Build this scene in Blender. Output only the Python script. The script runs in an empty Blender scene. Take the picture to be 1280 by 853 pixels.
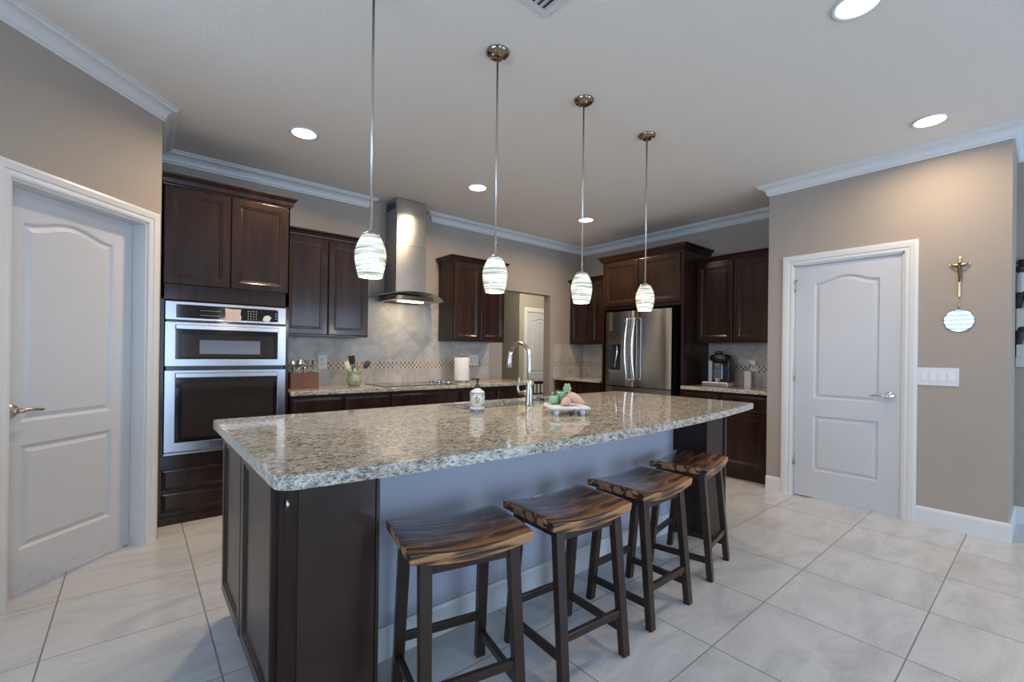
import bpy, math, random
from mathutils import Vector, Matrix
from mathutils.geometry import tessellate_polygon
PI = math.pi
sc = bpy.context.scene
C = sc.collection
random.seed(7)

# ------------------------------------------------------------------ camera, light, exposure
F_PX, YAW, PITCH, ROLL, CY, CAM_Z = 563.857, 0.696538, 0.000342, 0.012385, 441.775, 1.235
fw = Vector((math.sin(YAW)*math.cos(PITCH), math.cos(YAW)*math.cos(PITCH), math.sin(PITCH)))
rt = Vector((math.cos(YAW), -math.sin(YAW), 0)); up = rt.cross(fw)
R2 = math.cos(ROLL)*rt + math.sin(ROLL)*up; U2 = -math.sin(ROLL)*rt + math.cos(ROLL)*up
cd = bpy.data.cameras.new('camera'); cam = bpy.data.objects.new('camera', cd); C.objects.link(cam)
M4 = Matrix.Identity(4)
for i in range(3):
    M4[i][0] = R2[i]; M4[i][1] = U2[i]; M4[i][2] = -fw[i]
M4[2][3] = CAM_Z
cam.matrix_world = M4
cd.sensor_width = 36; cd.lens = F_PX/1280*36; cd.shift_y = (CY-426.5)/1280; cd.clip_start = .02
sc.camera = cam
sc.view_settings.view_transform = 'Standard'; sc.view_settings.look = 'None'
sc.view_settings.exposure = 0.13; sc.view_settings.gamma = 1; sc.view_settings.use_curve_mapping = False
sc.cycles.use_denoising = True; sc.cycles.max_bounces = 8; sc.cycles.diffuse_bounces = 5
sc.cycles.glossy_bounces = 4; sc.cycles.transmission_bounces = 6; sc.cycles.sample_clamp_indirect = 6
sc.cycles.caustics_reflective = False; sc.cycles.caustics_refractive = False

world = bpy.data.worlds.new('sky'); sc.world = world; world.use_nodes = True
bg = world.node_tree.nodes['Background']; bg.inputs[0].default_value = (.62, .76, 1, 1); bg.inputs[1].default_value = 1.2

def area(name, loc, target, sx, sy, power, col, spread=180, shape='RECTANGLE'):
    l = bpy.data.lights.new(name, 'AREA'); l.shape = shape; l.size = sx
    if shape == 'RECTANGLE': l.size_y = sy
    l.energy = power; l.color = col; l.spread = math.radians(spread)
    o = bpy.data.objects.new(name, l); C.objects.link(o); o.location = loc
    o.rotation_euler = (Vector(target)-Vector(loc)).to_track_quat('-Z', 'Y').to_euler()
    return o
# daylight entering by the big glass openings of the room behind and left of the viewer
for k, (x, w_, p_) in enumerate([(-.15, 1.75, 86), (3.9, 2.25, 112)]):
    area('daylight_south', (x, -4.35, 1.28), (x, 0, 1.65), w_, 2.2, p_, (.50, .72, 1))
area('daylight_west', (-3.35, .5, 1.42), (0, .5, 1.62), 3.1, 2.15, 250, (.50, .72, 1))
area('hall_fill', (5.3, 5.3, 2.75), (5.9, 6.5, 1.0), .6, .6, 48, (1, .90, .74))  # unseen warm fill, added to brighten the hallway wall and its door
H = 2.822
WARM = (1, .74, .48)
CANS = [(.931, 3.506), (2.506, 3.541), (4.07, 3.536), (4.05, .53), (2.472, .57)]
for i, (x, y) in enumerate(CANS):
    area('recessed_lamp', (x, y, H-.012), (x, y, 0), .13, .13, (17, 17, 17, 10, 8)[i], WARM, 160, 'DISK')
PEND = [(.775, 1.884), (1.452, 1.884), (2.135, 1.884), (2.82, 1.884)]
for x, y in PEND:
    l = bpy.data.lights.new('pendant_bulb', 'POINT'); l.energy = 4; l.color = (1, .86, .68); l.shadow_soft_size = .03
    o = bpy.data.objects.new('pendant_bulb', l); C.objects.link(o); o.location = (x, y, 1.535)
area('hood_lamp', (2.2, 4.3, 1.750), (2.2, 4.60, 1.1), .30, .05, 1.1, (1, .80, .52), 160)

# ------------------------------------------------------------------ materials
def new_mat(name):
    m = bpy.data.materials.new(name); m.use_nodes = True
    nt = m.node_tree; return m, nt, nt.nodes['Principled BSDF']
def simple(name, col, rough=.5, metal=0, coat=0, emit=None, es=0, trans=0, noise=0, bump=0, bscale=200, spec=None):
    m, nt, b = new_mat(name)
    b.inputs['Base Color'].default_value = (*col, 1); b.inputs['Roughness'].default_value = rough
    b.inputs['Metallic'].default_value = metal; b.inputs['Coat Weight'].default_value = coat
    b.inputs['Coat Roughness'].default_value = .08
    b.inputs['Transmission Weight'].default_value = trans
    if spec is not None: b.inputs['Specular IOR Level'].default_value = spec
    if emit: b.inputs['Emission Color'].default_value = (*emit, 1); b.inputs['Emission Strength'].default_value = es
    tc = nt.nodes.new('ShaderNodeTexCoord'); n = nt.nodes.new('ShaderNodeTexNoise')
    n.inputs['Scale'].default_value = 6; nt.links.new(tc.outputs['Object'], n.inputs['Vector'])
    mx = nt.nodes.new('ShaderNodeMix'); mx.data_type = 'RGBA'; mx.blend_type = 'MULTIPLY'
    mx.inputs[0].default_value = noise or .03
    mx.inputs[6].default_value = (*col, 1)
    r = nt.nodes.new('ShaderNodeValToRGB'); r.color_ramp.elements[0].position = .3; r.color_ramp.elements[1].position = .7
    r.color_ramp.elements[0].color = (.55, .55, .55, 1)
    nt.links.new(n.outputs['Fac'], r.inputs[0]); nt.links.new(r.outputs[0], mx.inputs[7]); nt.links.new(mx.outputs[2], b.inputs['Base Color'])
    if bump:
        n2 = nt.nodes.new('ShaderNodeTexNoise'); n2.inputs['Scale'].default_value = bscale; nt.links.new(tc.outputs['Object'], n2.inputs['Vector'])
        bp = nt.nodes.new('ShaderNodeBump'); bp.inputs['Strength'].default_value = bump; bp.inputs['Distance'].default_value = .002
        nt.links.new(n2.outputs['Fac'], bp.inputs['Height']); nt.links.new(bp.outputs[0], b.inputs['Normal'])
    return m
def ramp(nt, stops, src):
    r = nt.nodes.new('ShaderNodeValToRGB'); e = r.color_ramp.elements
    while len(e) > 1: e.remove(e[-1])
    e[0].position = stops[0][0]; e[0].color = (*stops[0][1], 1)
    for p, c in stops[1:]:
        k = e.new(p); k.color = (*c, 1)
    nt.links.new(src, r.inputs[0]); return r.outputs[0]
def mth(nt, op, a, b=None):
    n = nt.nodes.new('ShaderNodeMath'); n.operation = op
    for i, v in enumerate((a, b)):
        if v is None: continue
        if isinstance(v, (int, float)): n.inputs[i].default_value = v
        else: nt.links.new(v, n.inputs[i])
    return n.outputs[0]
def mixc(nt, fac, a, b, mode='MIX'):
    n = nt.nodes.new('ShaderNodeMix'); n.data_type = 'RGBA'; n.blend_type = mode
    for i, v in ((0, fac), (6, a), (7, b)):
        if isinstance(v, (int, float)): n.inputs[i].default_value = v
        elif isinstance(v, tuple): n.inputs[i].default_value = (*v, 1)
        else: nt.links.new(v, n.inputs[i])
    return n.outputs[2]
def coords(nt, scale=(1, 1, 1), rot=(0, 0, 0), loc=(0, 0, 0)):
    tc = nt.nodes.new('ShaderNodeTexCoord'); mp = nt.nodes.new('ShaderNodeMapping')
    mp.inputs['Scale'].default_value = scale; mp.inputs['Rotation'].default_value = rot; mp.inputs['Location'].default_value = loc
    nt.links.new(tc.outputs['Object'], mp.inputs['Vector']); return mp.outputs[0]
def noise(nt, vec, scale, detail=2, rough=.5, dist=0):
    n = nt.nodes.new('ShaderNodeTexNoise'); n.inputs['Scale'].default_value = scale; n.inputs['Detail'].default_value = detail
    n.inputs['Roughness'].default_value = rough; n.inputs['Distortion'].default_value = dist
    nt.links.new(vec, n.inputs['Vector']); return n.outputs['Fac']
def bump(nt, b, h, strength, dist=.002):
    bp = nt.nodes.new('ShaderNodeBump'); bp.inputs['Strength'].default_value = strength; bp.inputs['Distance'].default_value = dist
    nt.links.new(h, bp.inputs['Height']); nt.links.new(bp.outputs[0], b.inputs['Normal'])

WALL = simple('beige_wall_paint', (.375, .322, .275), .7, bump=.25, bscale=140)
HALLWALL = simple('hall_wall_paint', (.36, .34, .28), .7)
CEIL = simple('ceiling_paint', (.79, .745, .685), .85, bump=.5, bscale=70)
WHITE = simple('white_trim_paint', (.68, .685, .685), .35)
DOORW = simple('white_door_paint', (.565, .58, .615), .38)
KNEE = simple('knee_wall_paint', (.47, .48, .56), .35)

def espresso():
    m, nt, b = new_mat('espresso_wood')
    v = coords(nt, (7, 7, .8))
    n = noise(nt, v, 2.2, 4, .5, .6)
    c = ramp(nt, [(.25, (.011, .0045, .0028)), (.55, (.023, .0095, .0055)), (.8, (.040, .017, .009))], n)
    nt.links.new(c, b.inputs['Base Color']); b.inputs['Roughness'].default_value = .38
    b.inputs['Specular IOR Level'].default_value = .16; b.inputs['Coat Weight'].default_value = .42; b.inputs['Coat Roughness'].default_value = .14
    return m
ESP = espresso()
ESPD = simple('dark_stool_frame', (.040, .019, .012), .36, coat=.25, noise=.75, spec=.3)

def granite():
    m, nt, b = new_mat('granite')
    v = coords(nt, (1, 1.9, 1.9), (0, 0, .5))
    a = noise(nt, v, 38, 5, .62, .8)
    base = ramp(nt, [(.30, (.07, .067, .067)), (.39, (.26, .245, .22)), (.48, (.50, .44, .345)), (.60, (.66, .62, .54)), (.72, (.42, .35, .27))], a)
    f = noise(nt, v, 75, 4, .75, 1.2)
    dark = ramp(nt, [(.44, (1, 1, 1)), (.50, (0, 0, 0))], f)
    big = noise(nt, v, 9, 3, .5, .5)
    amt = mth(nt, 'MULTIPLY', dark, ramp(nt, [(.35, (.35, .35, .35)), (.6, (.95, .95, .95))], big))
    c = mixc(nt, amt, base, (.028, .029, .034))
    w = noise(nt, v, 60, 3, .6, .6)
    c = mixc(nt, ramp(nt, [(.60, (0, 0, 0)), (.68, (.8, .8, .8))], w), c, (.74, .73, .70))
    nt.links.new(c, b.inputs['Base Color']); b.inputs['Roughness'].default_value = .07
    b.inputs['Specular IOR Level'].default_value = .6
    return m
GRAN = granite()

TP, TX, TY = .543, .266, .373
def floor_tile():
    m, nt, b = new_mat('floor_tile')
    tc = nt.nodes.new('ShaderNodeTexCoord'); sp = nt.nodes.new('ShaderNodeSeparateXYZ'); nt.links.new(tc.outputs['Object'], sp.inputs[0])
    def cell(o, off):
        u = mth(nt, 'DIVIDE', mth(nt, 'SUBTRACT', o, off-TP*40), TP)
        fr = mth(nt, 'FRACT', u); ed = mth(nt, 'MINIMUM', fr, mth(nt, 'SUBTRACT', 1.0, fr))
        return mth(nt, 'FLOOR', u), ed
    ix, ex = cell(sp.outputs[0], TX); iy, ey = cell(sp.outputs[1], TY)
    g = mth(nt, 'MAXIMUM', mth(nt, 'LESS_THAN', ex, .0055), mth(nt, 'LESS_THAN', ey, .0045))
    wn = nt.nodes.new('ShaderNodeTexWhiteNoise'); cb = nt.nodes.new('ShaderNodeCombineXYZ')
    nt.links.new(ix, cb.inputs[0]); nt.links.new(iy, cb.inputs[1]); nt.links.new(cb.outputs[0], wn.inputs['Vector'])
    add = nt.nodes.new('ShaderNodeVectorMath'); add.operation = 'MULTIPLY_ADD'
    nt.links.new(wn.outputs['Color'], add.inputs[0]); add.inputs[1].default_value = (9, 9, 9)
    mp = nt.nodes.new('ShaderNodeMapping'); mp.inputs['Scale'].default_value = (1, 2.4, 1); mp.inputs['Rotation'].default_value = (0, 0, .35)
    nt.links.new(tc.outputs['Object'], mp.inputs['Vector']); nt.links.new(mp.outputs[0], add.inputs[2])
    n = noise(nt, add.outputs[0], 1.6, 8, .58, 1.4)
    c = ramp(nt, [(.28, (.44, .437, .438)), (.45, (.53, .527, .528)), (.58, (.60, .597, .598)), (.75, (.49, .486, .486))], n)
    n2 = noise(nt, add.outputs[0], 3.2, 6, .7, 2.2)
    c = mixc(nt, ramp(nt, [(.485, (0, 0, 0)), (.50, (.35, .35, .35)), (.515, (0, 0, 0))], n2), c, (.72, .715, .71))
    c = mixc(nt, mth(nt, 'MULTIPLY', wn.outputs['Value'], .14), c, (.45, .435, .425))
    c = mixc(nt, g, c, (.215, .205, .195))
    nt.links.new(c, b.inputs['Base Color'])
    r = mixc(nt, g, (.20, .20, .20), (.7, .7, .7)); nt.links.new(r, b.inputs['Roughness'])
    bump(nt, b, mth(nt, 'SUBTRACT', 1.0, g), .4, .002)
    return m
FLOOR = floor_tile()

def splash_tile(name, axis, x0, z0):
    """travertine tiles: diagonal above a mosaic band, square below it"""
    m, nt, b = new_mat(name)
    tc = nt.nodes.new('ShaderNodeTexCoord'); sp = nt.nodes.new('ShaderNodeSeparateXYZ'); nt.links.new(tc.outputs['Object'], sp.inputs[0])
    X = mth(nt, 'SUBTRACT', sp.outputs[axis], x0-50); Z = sp.outputs[2]
    def edge(u, p, w):
        fr = mth(nt, 'FRACT', mth(nt, 'DIVIDE', u, p)); e = mth(nt, 'MINIMUM', fr, mth(nt, 'SUBTRACT', 1.0, fr))
        return mth(nt, 'LESS_THAN', mth(nt, 'MULTIPLY', e, p), w), mth(nt, 'FLOOR', mth(nt, 'DIVIDE', u, p))
    s = .7071; P = .33
    dz = mth(nt, 'SUBTRACT', Z, z0-50*1.0)
    X2 = mth(nt, 'SUBTRACT', sp.outputs[axis], x0)
    dz2 = mth(nt, 'SUBTRACT', Z, z0)
    d1 = mth(nt, 'ADD', mth(nt, 'MULTIPLY', mth(nt, 'ADD', X2, dz2), s), 100*P)
    d2 = mth(nt, 'ADD', mth(nt, 'MULTIPLY', mth(nt, 'SUBTRACT', X2, dz2), s), 100*P)
    e1, i1 = edge(d1, P, .0022); e2, i2 = edge(d2, P, .0022); gd = mth(nt, 'MAXIMUM', e1, e2)
    e3, i3 = edge(X, .165, .0016); gs = e3
    upm = mth(nt, 'GREATER_THAN', Z, 1.128); mid = mth(nt, 'MULTIPLY', mth(nt, 'GREATER_THAN', Z, 1.056), mth(nt, 'LESS_THAN', Z, 1.128))
    g = mixc(nt, upm, gs, gd)
    # tile body
    cb = nt.nodes.new('ShaderNodeCombineXYZ'); nt.links.new(mixc(nt, upm, i3, i1), cb.inputs[0]); nt.links.new(i2, cb.inputs[1])
    wn = nt.nodes.new('ShaderNodeTexWhiteNoise'); nt.links.new(cb.outputs[0], wn.inputs['Vector'])
    add = nt.nodes.new('ShaderNodeVectorMath'); add.operation = 'MULTIPLY_ADD'
    nt.links.new(wn.outputs['Color'], add.inputs[0]); add.inputs[1].default_value = (5, 5, 5); nt.links.new(tc.outputs['Object'], add.inputs[2])
    n = noise(nt, add.outputs[0], 4.5, 6, .6, 1.2)
    c = ramp(nt, [(.3, (.35, .315, .28)), (.48, (.46, .43, .395)), (.62, (.54, .515, .485)), (.75, (.45, .425, .40))], n)
    c = mixc(nt, mth(nt, 'MULTIPLY', wn.outputs['Value'], .25), c, (.44, .40, .36))
    c = mixc(nt, g, c, (.34, .30, .26))
    # mosaic band: three rows of small squares
    q = .024
    em, jx = edge(X, q, .0014); ez, jz = edge(mth(nt, 'SUBTRACT', Z, 1.056-q*40), q, .0014)
    par = mth(nt, 'MODULO', mth(nt, 'ADD', jx, jz), 2.0)
    cb2 = nt.nodes.new('ShaderNodeCombineXYZ'); nt.links.new(jx, cb2.inputs[0]); nt.links.new(jz, cb2.inputs[1])
    w2 = nt.nodes.new('ShaderNodeTexWhiteNoise'); nt.links.new(cb2.outputs[0], w2.inputs['Vector'])
    light = ramp(nt, [(0, (.52, .46, .38)), (1, (.62, .56, .48))], w2.outputs['Value'])
    darkc = ramp(nt, [(0, (.13, .10, .08)), (.5, (.20, .15, .11)), (1, (.36, .29, .22))], w2.outputs['Value'])
    mc = mixc(nt, par, darkc, light); mc = mixc(nt, mth(nt, 'MAXIMUM', em, ez), mc, (.58, .53, .46))
    c = mixc(nt, mid, c, mc)
    nt.links.new(c, b.inputs['Base Color']); b.inputs['Roughness'].default_value = .42
    bump(nt, b, mth(nt, 'SUBTRACT', 1.0, g), .3, .001)
    return m
SPLN = splash_tile('travertine_backsplash_north', 0, 2.247, 1.502)
SPLE = splash_tile('travertine_backsplash_east', 1, 2.2, 1.502)

def steel(name, col=(.62, .60, .58), rough=.22, stretch=(1, 1, 60), aniso=0):
    m, nt, b = new_mat(name)
    n = noise(nt, coords(nt, stretch), 9, 3, .5)
    r = mth(nt, 'MULTIPLY_ADD', n, .05); r.node.inputs[2].default_value = rough-.02
    nt.links.new(r, b.inputs['Roughness']); b.inputs['Base Color'].default_value = (*col, 1); b.inputs['Metallic'].default_value = 1
    b.inputs['Anisotropic'].default_value = aniso; b.inputs['Anisotropic Rotation'].default_value = .25 if aniso else 0
    return m
STEEL = steel('stainless_steel', (.48, .465, .45), .22, (60, 60, 1.5), .75)
STEELO = steel('oven_steel', (.38, .38, .40), .26, (1.5, 1.5, 60))
NICKEL = simple('brushed_nickel', (.55, .53, .50), .30, 1)
CHROME = simple('chrome', (.75, .75, .76), .08, 1)
BRONZE = simple('antique_nickel', (.34, .27, .21), .18, 1)
SATIN = simple('satin_chrome', (.50, .44, .38), .22, 1)
BGLASS = simple('black_glass', (.012, .011, .012), .06, coat=.5)
OGLASS = simple('oven_window_glass', (.035, .028, .024), .08, coat=.5)
BLACK = simple('black_plastic', (.012, .012, .013), .3, coat=.3)
GREYP = simple('grey_plastic', (.16, .17, .20), .35)
IVORY = simple('ivory_plastic', (.72, .71, .69), .4)
SLOT = simple('dark_slot', (.05, .05, .05), .6)
def clear_glass():
    m, nt, b = new_mat('clear_glass')
    out = nt.nodes['Material Output']; tr = nt.nodes.new('ShaderNodeBsdfTransparent'); gl = nt.nodes.new('ShaderNodeBsdfGlossy')
    tr.inputs[0].default_value = (.94, .98, .96, 1); gl.inputs['Roughness'].default_value = .03
    mx = nt.nodes.new('ShaderNodeMixShader'); mx.inputs[0].default_value = .07
    nt.links.new(tr.outputs[0], mx.inputs[1]); nt.links.new(gl.outputs[0], mx.inputs[2])
    nt.links.new(mx.outputs[0], out.inputs['Surface']); return m
GLASS = clear_glass()
LENS = simple('lit_lens', (1, 1, 1), .5, emit=(1, .93, .82), es=9)
HLENS = simple('lit_hood_lens', (1, 1, 1), .5, emit=(1, .82, .5), es=10)
GREY = simple('dark_hollow', (.10, .10, .11), .7)

def shade_mat():
    m, nt, b = new_mat('striated_shade_glass')
    v = coords(nt, (2.2, 2.2, 60))
    n = noise(nt, v, 1.7, 4, .62, .5)
    c = ramp(nt, [(.32, (.10, .11, .085)), (.43, (.34, .355, .28)), (.52, (.66, .68, .59)), (.64, (.84, .86, .80))], n)
    nt.links.new(c, b.inputs['Base Color']); nt.links.new(c, b.inputs['Emission Color'])
    b.inputs['Roughness'].default_value = .25; b.inputs['Emission Strength'].default_value = .75
    b.inputs['Coat Weight'].default_value = .3
    return m
SHADE = shade_mat()

def seat_mat():
    m, nt, b = new_mat('striped_seat_wood')
    v = coords(nt, (1.5, 15, 6))
    n = noise(nt, v, 1.25, 3, .45, .35)
    c = ramp(nt, [(.30, (.012, .009, .010)), (.40, (.036, .022, .018)), (.46, (.14, .062, .027)), (.51, (.36, .165, .062)), (.57, (.15, .068, .030)), (.63, (.045, .026, .021)), (.70, (.28, .125, .048)), (.85, (.06, .032, .022))], n)
    g = noise(nt, coords(nt, (5, 90, 40)), 1.5, 4, .6, .3)
    c = mixc(nt, ramp(nt, [(.35, (.35, .35, .35)), (.55, (0, 0, 0))], g), c, (.03, .016, .012))
    nt.links.new(c, b.inputs['Base Color']); b.inputs['Roughness'].default_value = .24
    b.inputs['Coat Weight'].default_value = .5; b.inputs['Coat Roughness'].default_value = .12
    return m
SEAT = seat_mat()
def edge_mat():
    m, nt, b = new_mat('seat_edge_wood')
    v = coords(nt, (2.2, 34, 34))
    n = noise(nt, v, 1.0, 2, .5, .5)
    c = ramp(nt, [(.36, (.025, .013, .009)), (.43, (.07, .032, .016)), (.48, (.40, .19, .08)), (.8, (.52, .27, .12))], n)
    nt.links.new(c, b.inputs['Base Color']); b.inputs['Roughness'].default_value = .4
    return m
SEDGE = edge_mat()

# ------------------------------------------------------------------ mesh helper
class MB:
    def __init__(s): s.v = []; s.f = []; s.sm = []; s.mi = []; s.cur = 0
    def add(s, vs, fs, smooth=False):
        o = len(s.v); s.v += [tuple(p) for p in vs]; s.f += [tuple(i+o for i in f) for f in fs]
        s.sm += [smooth]*len(fs); s.mi += [s.cur]*len(fs); return s
    def box(s, x0, x1, y0, y1, z0, z1):
        x0, x1 = sorted((x0, x1)); y0, y1 = sorted((y0, y1)); z0, z1 = sorted((z0, z1))
        return s.add([(x0,y0,z0),(x1,y0,z0),(x1,y1,z0),(x0,y1,z0),(x0,y0,z1),(x1,y0,z1),(x1,y1,z1),(x0,y1,z1)],
                     [(0,3,2,1),(4,5,6,7),(0,1,5,4),(1,2,6,5),(2,3,7,6),(3,0,4,7)])
    def hexa(s, bot, top):
        return s.add(list(bot)+list(top), [(0,3,2,1),(4,5,6,7),(0,1,5,4),(1,2,6,5),(2,3,7,6),(3,0,4,7)])
    def bar(s, a, b, w, t, ref=(0,0,1)):
        """square bar between two points"""
        a = Vector(a); b = Vector(b); d = (b-a).normalized(); r = Vector(ref)
        u = d.cross(r).normalized(); q = u.cross(d).normalized(); u = u*w/2; q = q*t/2
        return s.hexa([a-u-q, a+u-q, a+u+q, a-u+q], [b-u-q, b+u-q, b+u+q, b-u+q])
    def tube(s, pts, r, n=12, caps=True):
        pts = [Vector(p) for p in pts]; k = len(pts); rr = r if isinstance(r, (list, tuple)) else [r]*k
        ref = Vector((0,0,1)); d0 = (pts[1]-pts[0]).normalized()
        if abs(d0.dot(ref)) > .9: ref = Vector((1,0,0))
        vs = []; u = None
        for i, p in enumerate(pts):
            d = (pts[min(i+1, k-1)]-pts[max(i-1, 0)]).normalized()
            if u is None: u = d.cross(ref).normalized()
            else: u = (u-d*u.dot(d)).normalized()
            w = d.cross(u)
            for j in range(n):
                a = 2*PI*j/n; vs.append(p+(u*math.cos(a)+w*math.sin(a))*rr[i])
        fs = [(i*n+j, i*n+(j+1) % n, (i+1)*n+(j+1) % n, (i+1)*n+j) for i in range(k-1) for j in range(n)]
        s.add(vs, fs, True)
        if caps: s.add(vs[:n], [tuple(reversed(range(n)))]); s.add(vs[-n:], [tuple(range(n))])
        return s
    def lathe(s, prof, c=(0,0,0), n=28, axis='z', caps=True, sx=1, sy=1):
        vs = []
        for r, z in prof:
            for j in range(n):
                a = 2*PI*j/n; x, y = r*math.cos(a)*sx, r*math.sin(a)*sy
                p = {'z': (x, y, z), 'x': (z, x, y), 'y': (x, z, y)}[axis]
                vs.append((p[0]+c[0], p[1]+c[1], p[2]+c[2]))
        k = len(prof)
        fs = [(i*n+j, i*n+(j+1) % n, (i+1)*n+(j+1) % n, (i+1)*n+j) for i in range(k-1) for j in range(n)]
        if axis == 'y': fs = [tuple(reversed(f)) for f in fs]
        s.add(vs, fs, True)
        if caps:
            s.add(vs[:n], [tuple(reversed(range(n)))]); s.add(vs[-n:], [tuple(range(n))])
        return s
    def ball(s, c, r, n=14, m=9, sz=1, sx=1, sy=1):
        pr = [(max(1e-4, math.sin(PI*i/m))*r, -math.cos(PI*i/m)*r*sz) for i in range(m+1)]
        return s.lathe(pr, c, n, sx=sx, sy=sy)
    def prism(s, poly, z0, z1, axis='z', holes=()):
        """flat polygon (with holes) extruded along an axis"""
        loops = [list(poly)]+[list(h) for h in holes]
        tri = tessellate_polygon([[Vector((x, y, 0)) for x, y in l] for l in loops])
        flat = [p for l in loops for p in l]; n = len(flat)
        def P(x, y, z): return {'z': (x, y, z), 'y': (x, z, y), 'x': (z, x, y)}[axis]
        vs = [P(x, y, z0) for x, y in flat]+[P(x, y, z1) for x, y in flat]
        fs = [tuple(reversed(t)) for t in tri]+[tuple(i+n for i in t) for t in tri]; o = 0
        for l in loops:
            k = len(l); fs += [(o+i, o+(i+1) % k, o+(i+1) % k+n, o+i+n) for i in range(k)]; o += k
        return s.add(vs, fs)
    def rings(s, loops, cap=True, back=True):
        """equal-length closed loops bridged one to the next"""
        k = len(loops[0]); vs = [p for l in loops for p in l]
        fs = [(i*k+j, i*k+(j+1) % k, (i+1)*k+(j+1) % k, (i+1)*k+j) for i in range(len(loops)-1) for j in range(k)]
        s.add(vs, fs)
        if cap:
            o = len(s.v)-k; tri = tessellate_polygon([[Vector((p[0], p[2], 0)) for p in loops[-1]]])
            for t in tri: s.f.append(tuple(i+o for i in t)); s.sm.append(False); s.mi.append(s.cur)
        return s
    def build(s, name, mats, parent=None, bevel=0, seg=2, recalc=True, kind=None):
        me = bpy.data.meshes.new(name); me.from_pydata(s.v, [], s.f)
        me.polygons.foreach_set('use_smooth', s.sm)
        if not isinstance(mats, (list, tuple)): mats = [mats]
        for m in mats: me.materials.append(m)
        me.polygons.foreach_set('material_index', s.mi)
        import bmesh
        bm = bmesh.new(); bm.from_mesh(me); bmesh.ops.remove_doubles(bm, verts=bm.verts, dist=1e-5)
        if recalc: bmesh.ops.recalc_face_normals(bm, faces=bm.faces)
        bm.to_mesh(me); bm.free(); me.update()
        o = bpy.data.objects.new(name, me); C.objects.link(o)
        if parent: o.parent = parent
        if bevel:
            b = o.modifiers.new('bevel', 'BEVEL'); b.width = bevel; b.segments = seg; b.limit_method = 'ANGLE'; b.angle_limit = math.radians(40)
        if kind: o['kind'] = kind
        return o
def thing(name, label, cat, loc=(0,0,0), rz=0, group=None):
    o = bpy.data.objects.new(name, None); C.objects.link(o); o.location = loc; o.rotation_euler = (0, 0, rz); o.empty_display_size = .1
    return tag(o, label, cat, group)
def tag(o, label, cat, group=None):
    o['label'] = label; o['category'] = cat
    if group: o['group'] = group
    return o
def struct(o, label=None):
    o['kind'] = 'structure'
    if label: o['label'] = label
    return o
def shift(mb, d):
    mb.v = [(p[0]+d[0], p[1]+d[1], p[2]+d[2]) for p in mb.v]; return mb
EAST = -PI/2     # local front (-y) turned to face west (-x); local x runs towards -y

# ------------------------------------------------------------------ room shell
YN, XE, XD, YS, YP, XH = 4.56, 5.218, 4.532, .176, 1.70, 5.12
AX, AY = -.455, 3.12; S2 = math.sqrt(.5)
BX, BY = .125, 3.74
ang = math.atan2(BY-AY, BX-AX); LW = math.hypot(BX-AX, BY-AY)
struct(MB().box(-3.2, 9, -4.2, 9.2, -.06, 0).build('floor', FLOOR))
struct(MB().box(-3.2, 9, -4.2, 9.2, H, H+.08).build('ceiling', CEIL))
# north wall with the passage opening
OX0, OX1, OZ = 3.645, 4.512, 2.06
struct(MB().prism([(.0, 0), (OX0, 0), (OX0, OZ), (OX1, OZ), (OX1, 0), (XE+.14, 0), (XE+.14, H), (.0, H)], YN, YN+.13, 'y').build('wall_north', WALL))
struct(MB().box(XE, XE+.14, YP-.12, YN, 0, H).build('wall_east', WALL))
DY0, DY1, DZ = .728, 1.490, 2.055
struct(MB().prism([(YS, 0), (DY0, 0), (DY0, DZ), (DY1, DZ), (DY1, 0), (YP, 0), (YP, H), (YS, H)], XD, XD+.12, 'x').build('wall_pantry', WALL))
struct(MB().box(XD+.12, XE, YP-.12, YP, 0, H).build('wall_pantry_north', WALL))
struct(MB().box(XD+.12, XH+.12, YS, YS+.12, 0, H).build('wall_pantry_south', WALL))
struct(MB().box(XH, XH+.12, -4.1, YS, 0, H).build('wall_hallway', WALL))
# angled wall with the left door: local x along the wall, room side at y = 0
def wall_nw():
    m = MB(); s0, s1 = -.005, .752; zt = 2.03
    L0 = -.95
    m.prism([(L0, 0), (s0, 0), (s0, zt), (s1, zt), (s1, 0), (LW, 0), (LW, H), (L0, H)], 0, .13, 'y')
    o = m.build('wall_northwest', WALL); o.location = (AX, AY, 0); o.rotation_euler = (0, 0, ang); return struct(o)
wall_nw()
struct(MB().box(BX-.13, BX, BY, YN, 0, H).build('wall_northwest_return', WALL))
ex, ey = AX-.95*math.cos(ang), AY-.95*math.sin(ang)
struct(MB().box(-3.0, ex+.02, ey, ey+.13, 0, H).build('wall_west_north', WALL))
# west and south walls with glazed openings
def glazed_wall(name, axis, at, lo, hi, openings, z0, z1, wname):
    poly = [(lo, 0), (hi, 0), (hi, H), (lo, H)]
    holes = [[(a, z0), (b, z0), (b, z1), (a, z1)] for a, b in openings]
    t = (at-.12, at)
    struct(MB().prism(poly, t[0], t[1], axis, holes).build(name, WALL))
    for i, (a, b) in enumerate(openings):
        m = MB(); w = .05
        def bx(p0, p1, q0, q1):
            if axis == 'x': m.box(at-.1, at-.03, p0, p1, q0, q1)
            else: m.box(p0, p1, at-.1, at-.03, q0, q1)
        bx(a, a+w, z0, z1); bx(b-w, b, z0, z1); bx(a, b, z0, z0+w); bx(a, b, z1-w, z1); bx((a+b)/2-w/2, (a+b)/2+w/2, z0, z1)
        fr = struct(m.build('window_%s' % wname[i], WHITE))
glazed_wall('wall_west', 'x', -3.0, -4.1, ey+.13, [(-1.1, 2.1)], .35, 2.5, ['1'])
glazed_wall('wall_south', 'y', -4.0, -3.1, 5.3, [(-1.0, .7), (2.8, 5.0)], .1, 2.4, ['2', '3'])
m = MB()
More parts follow.
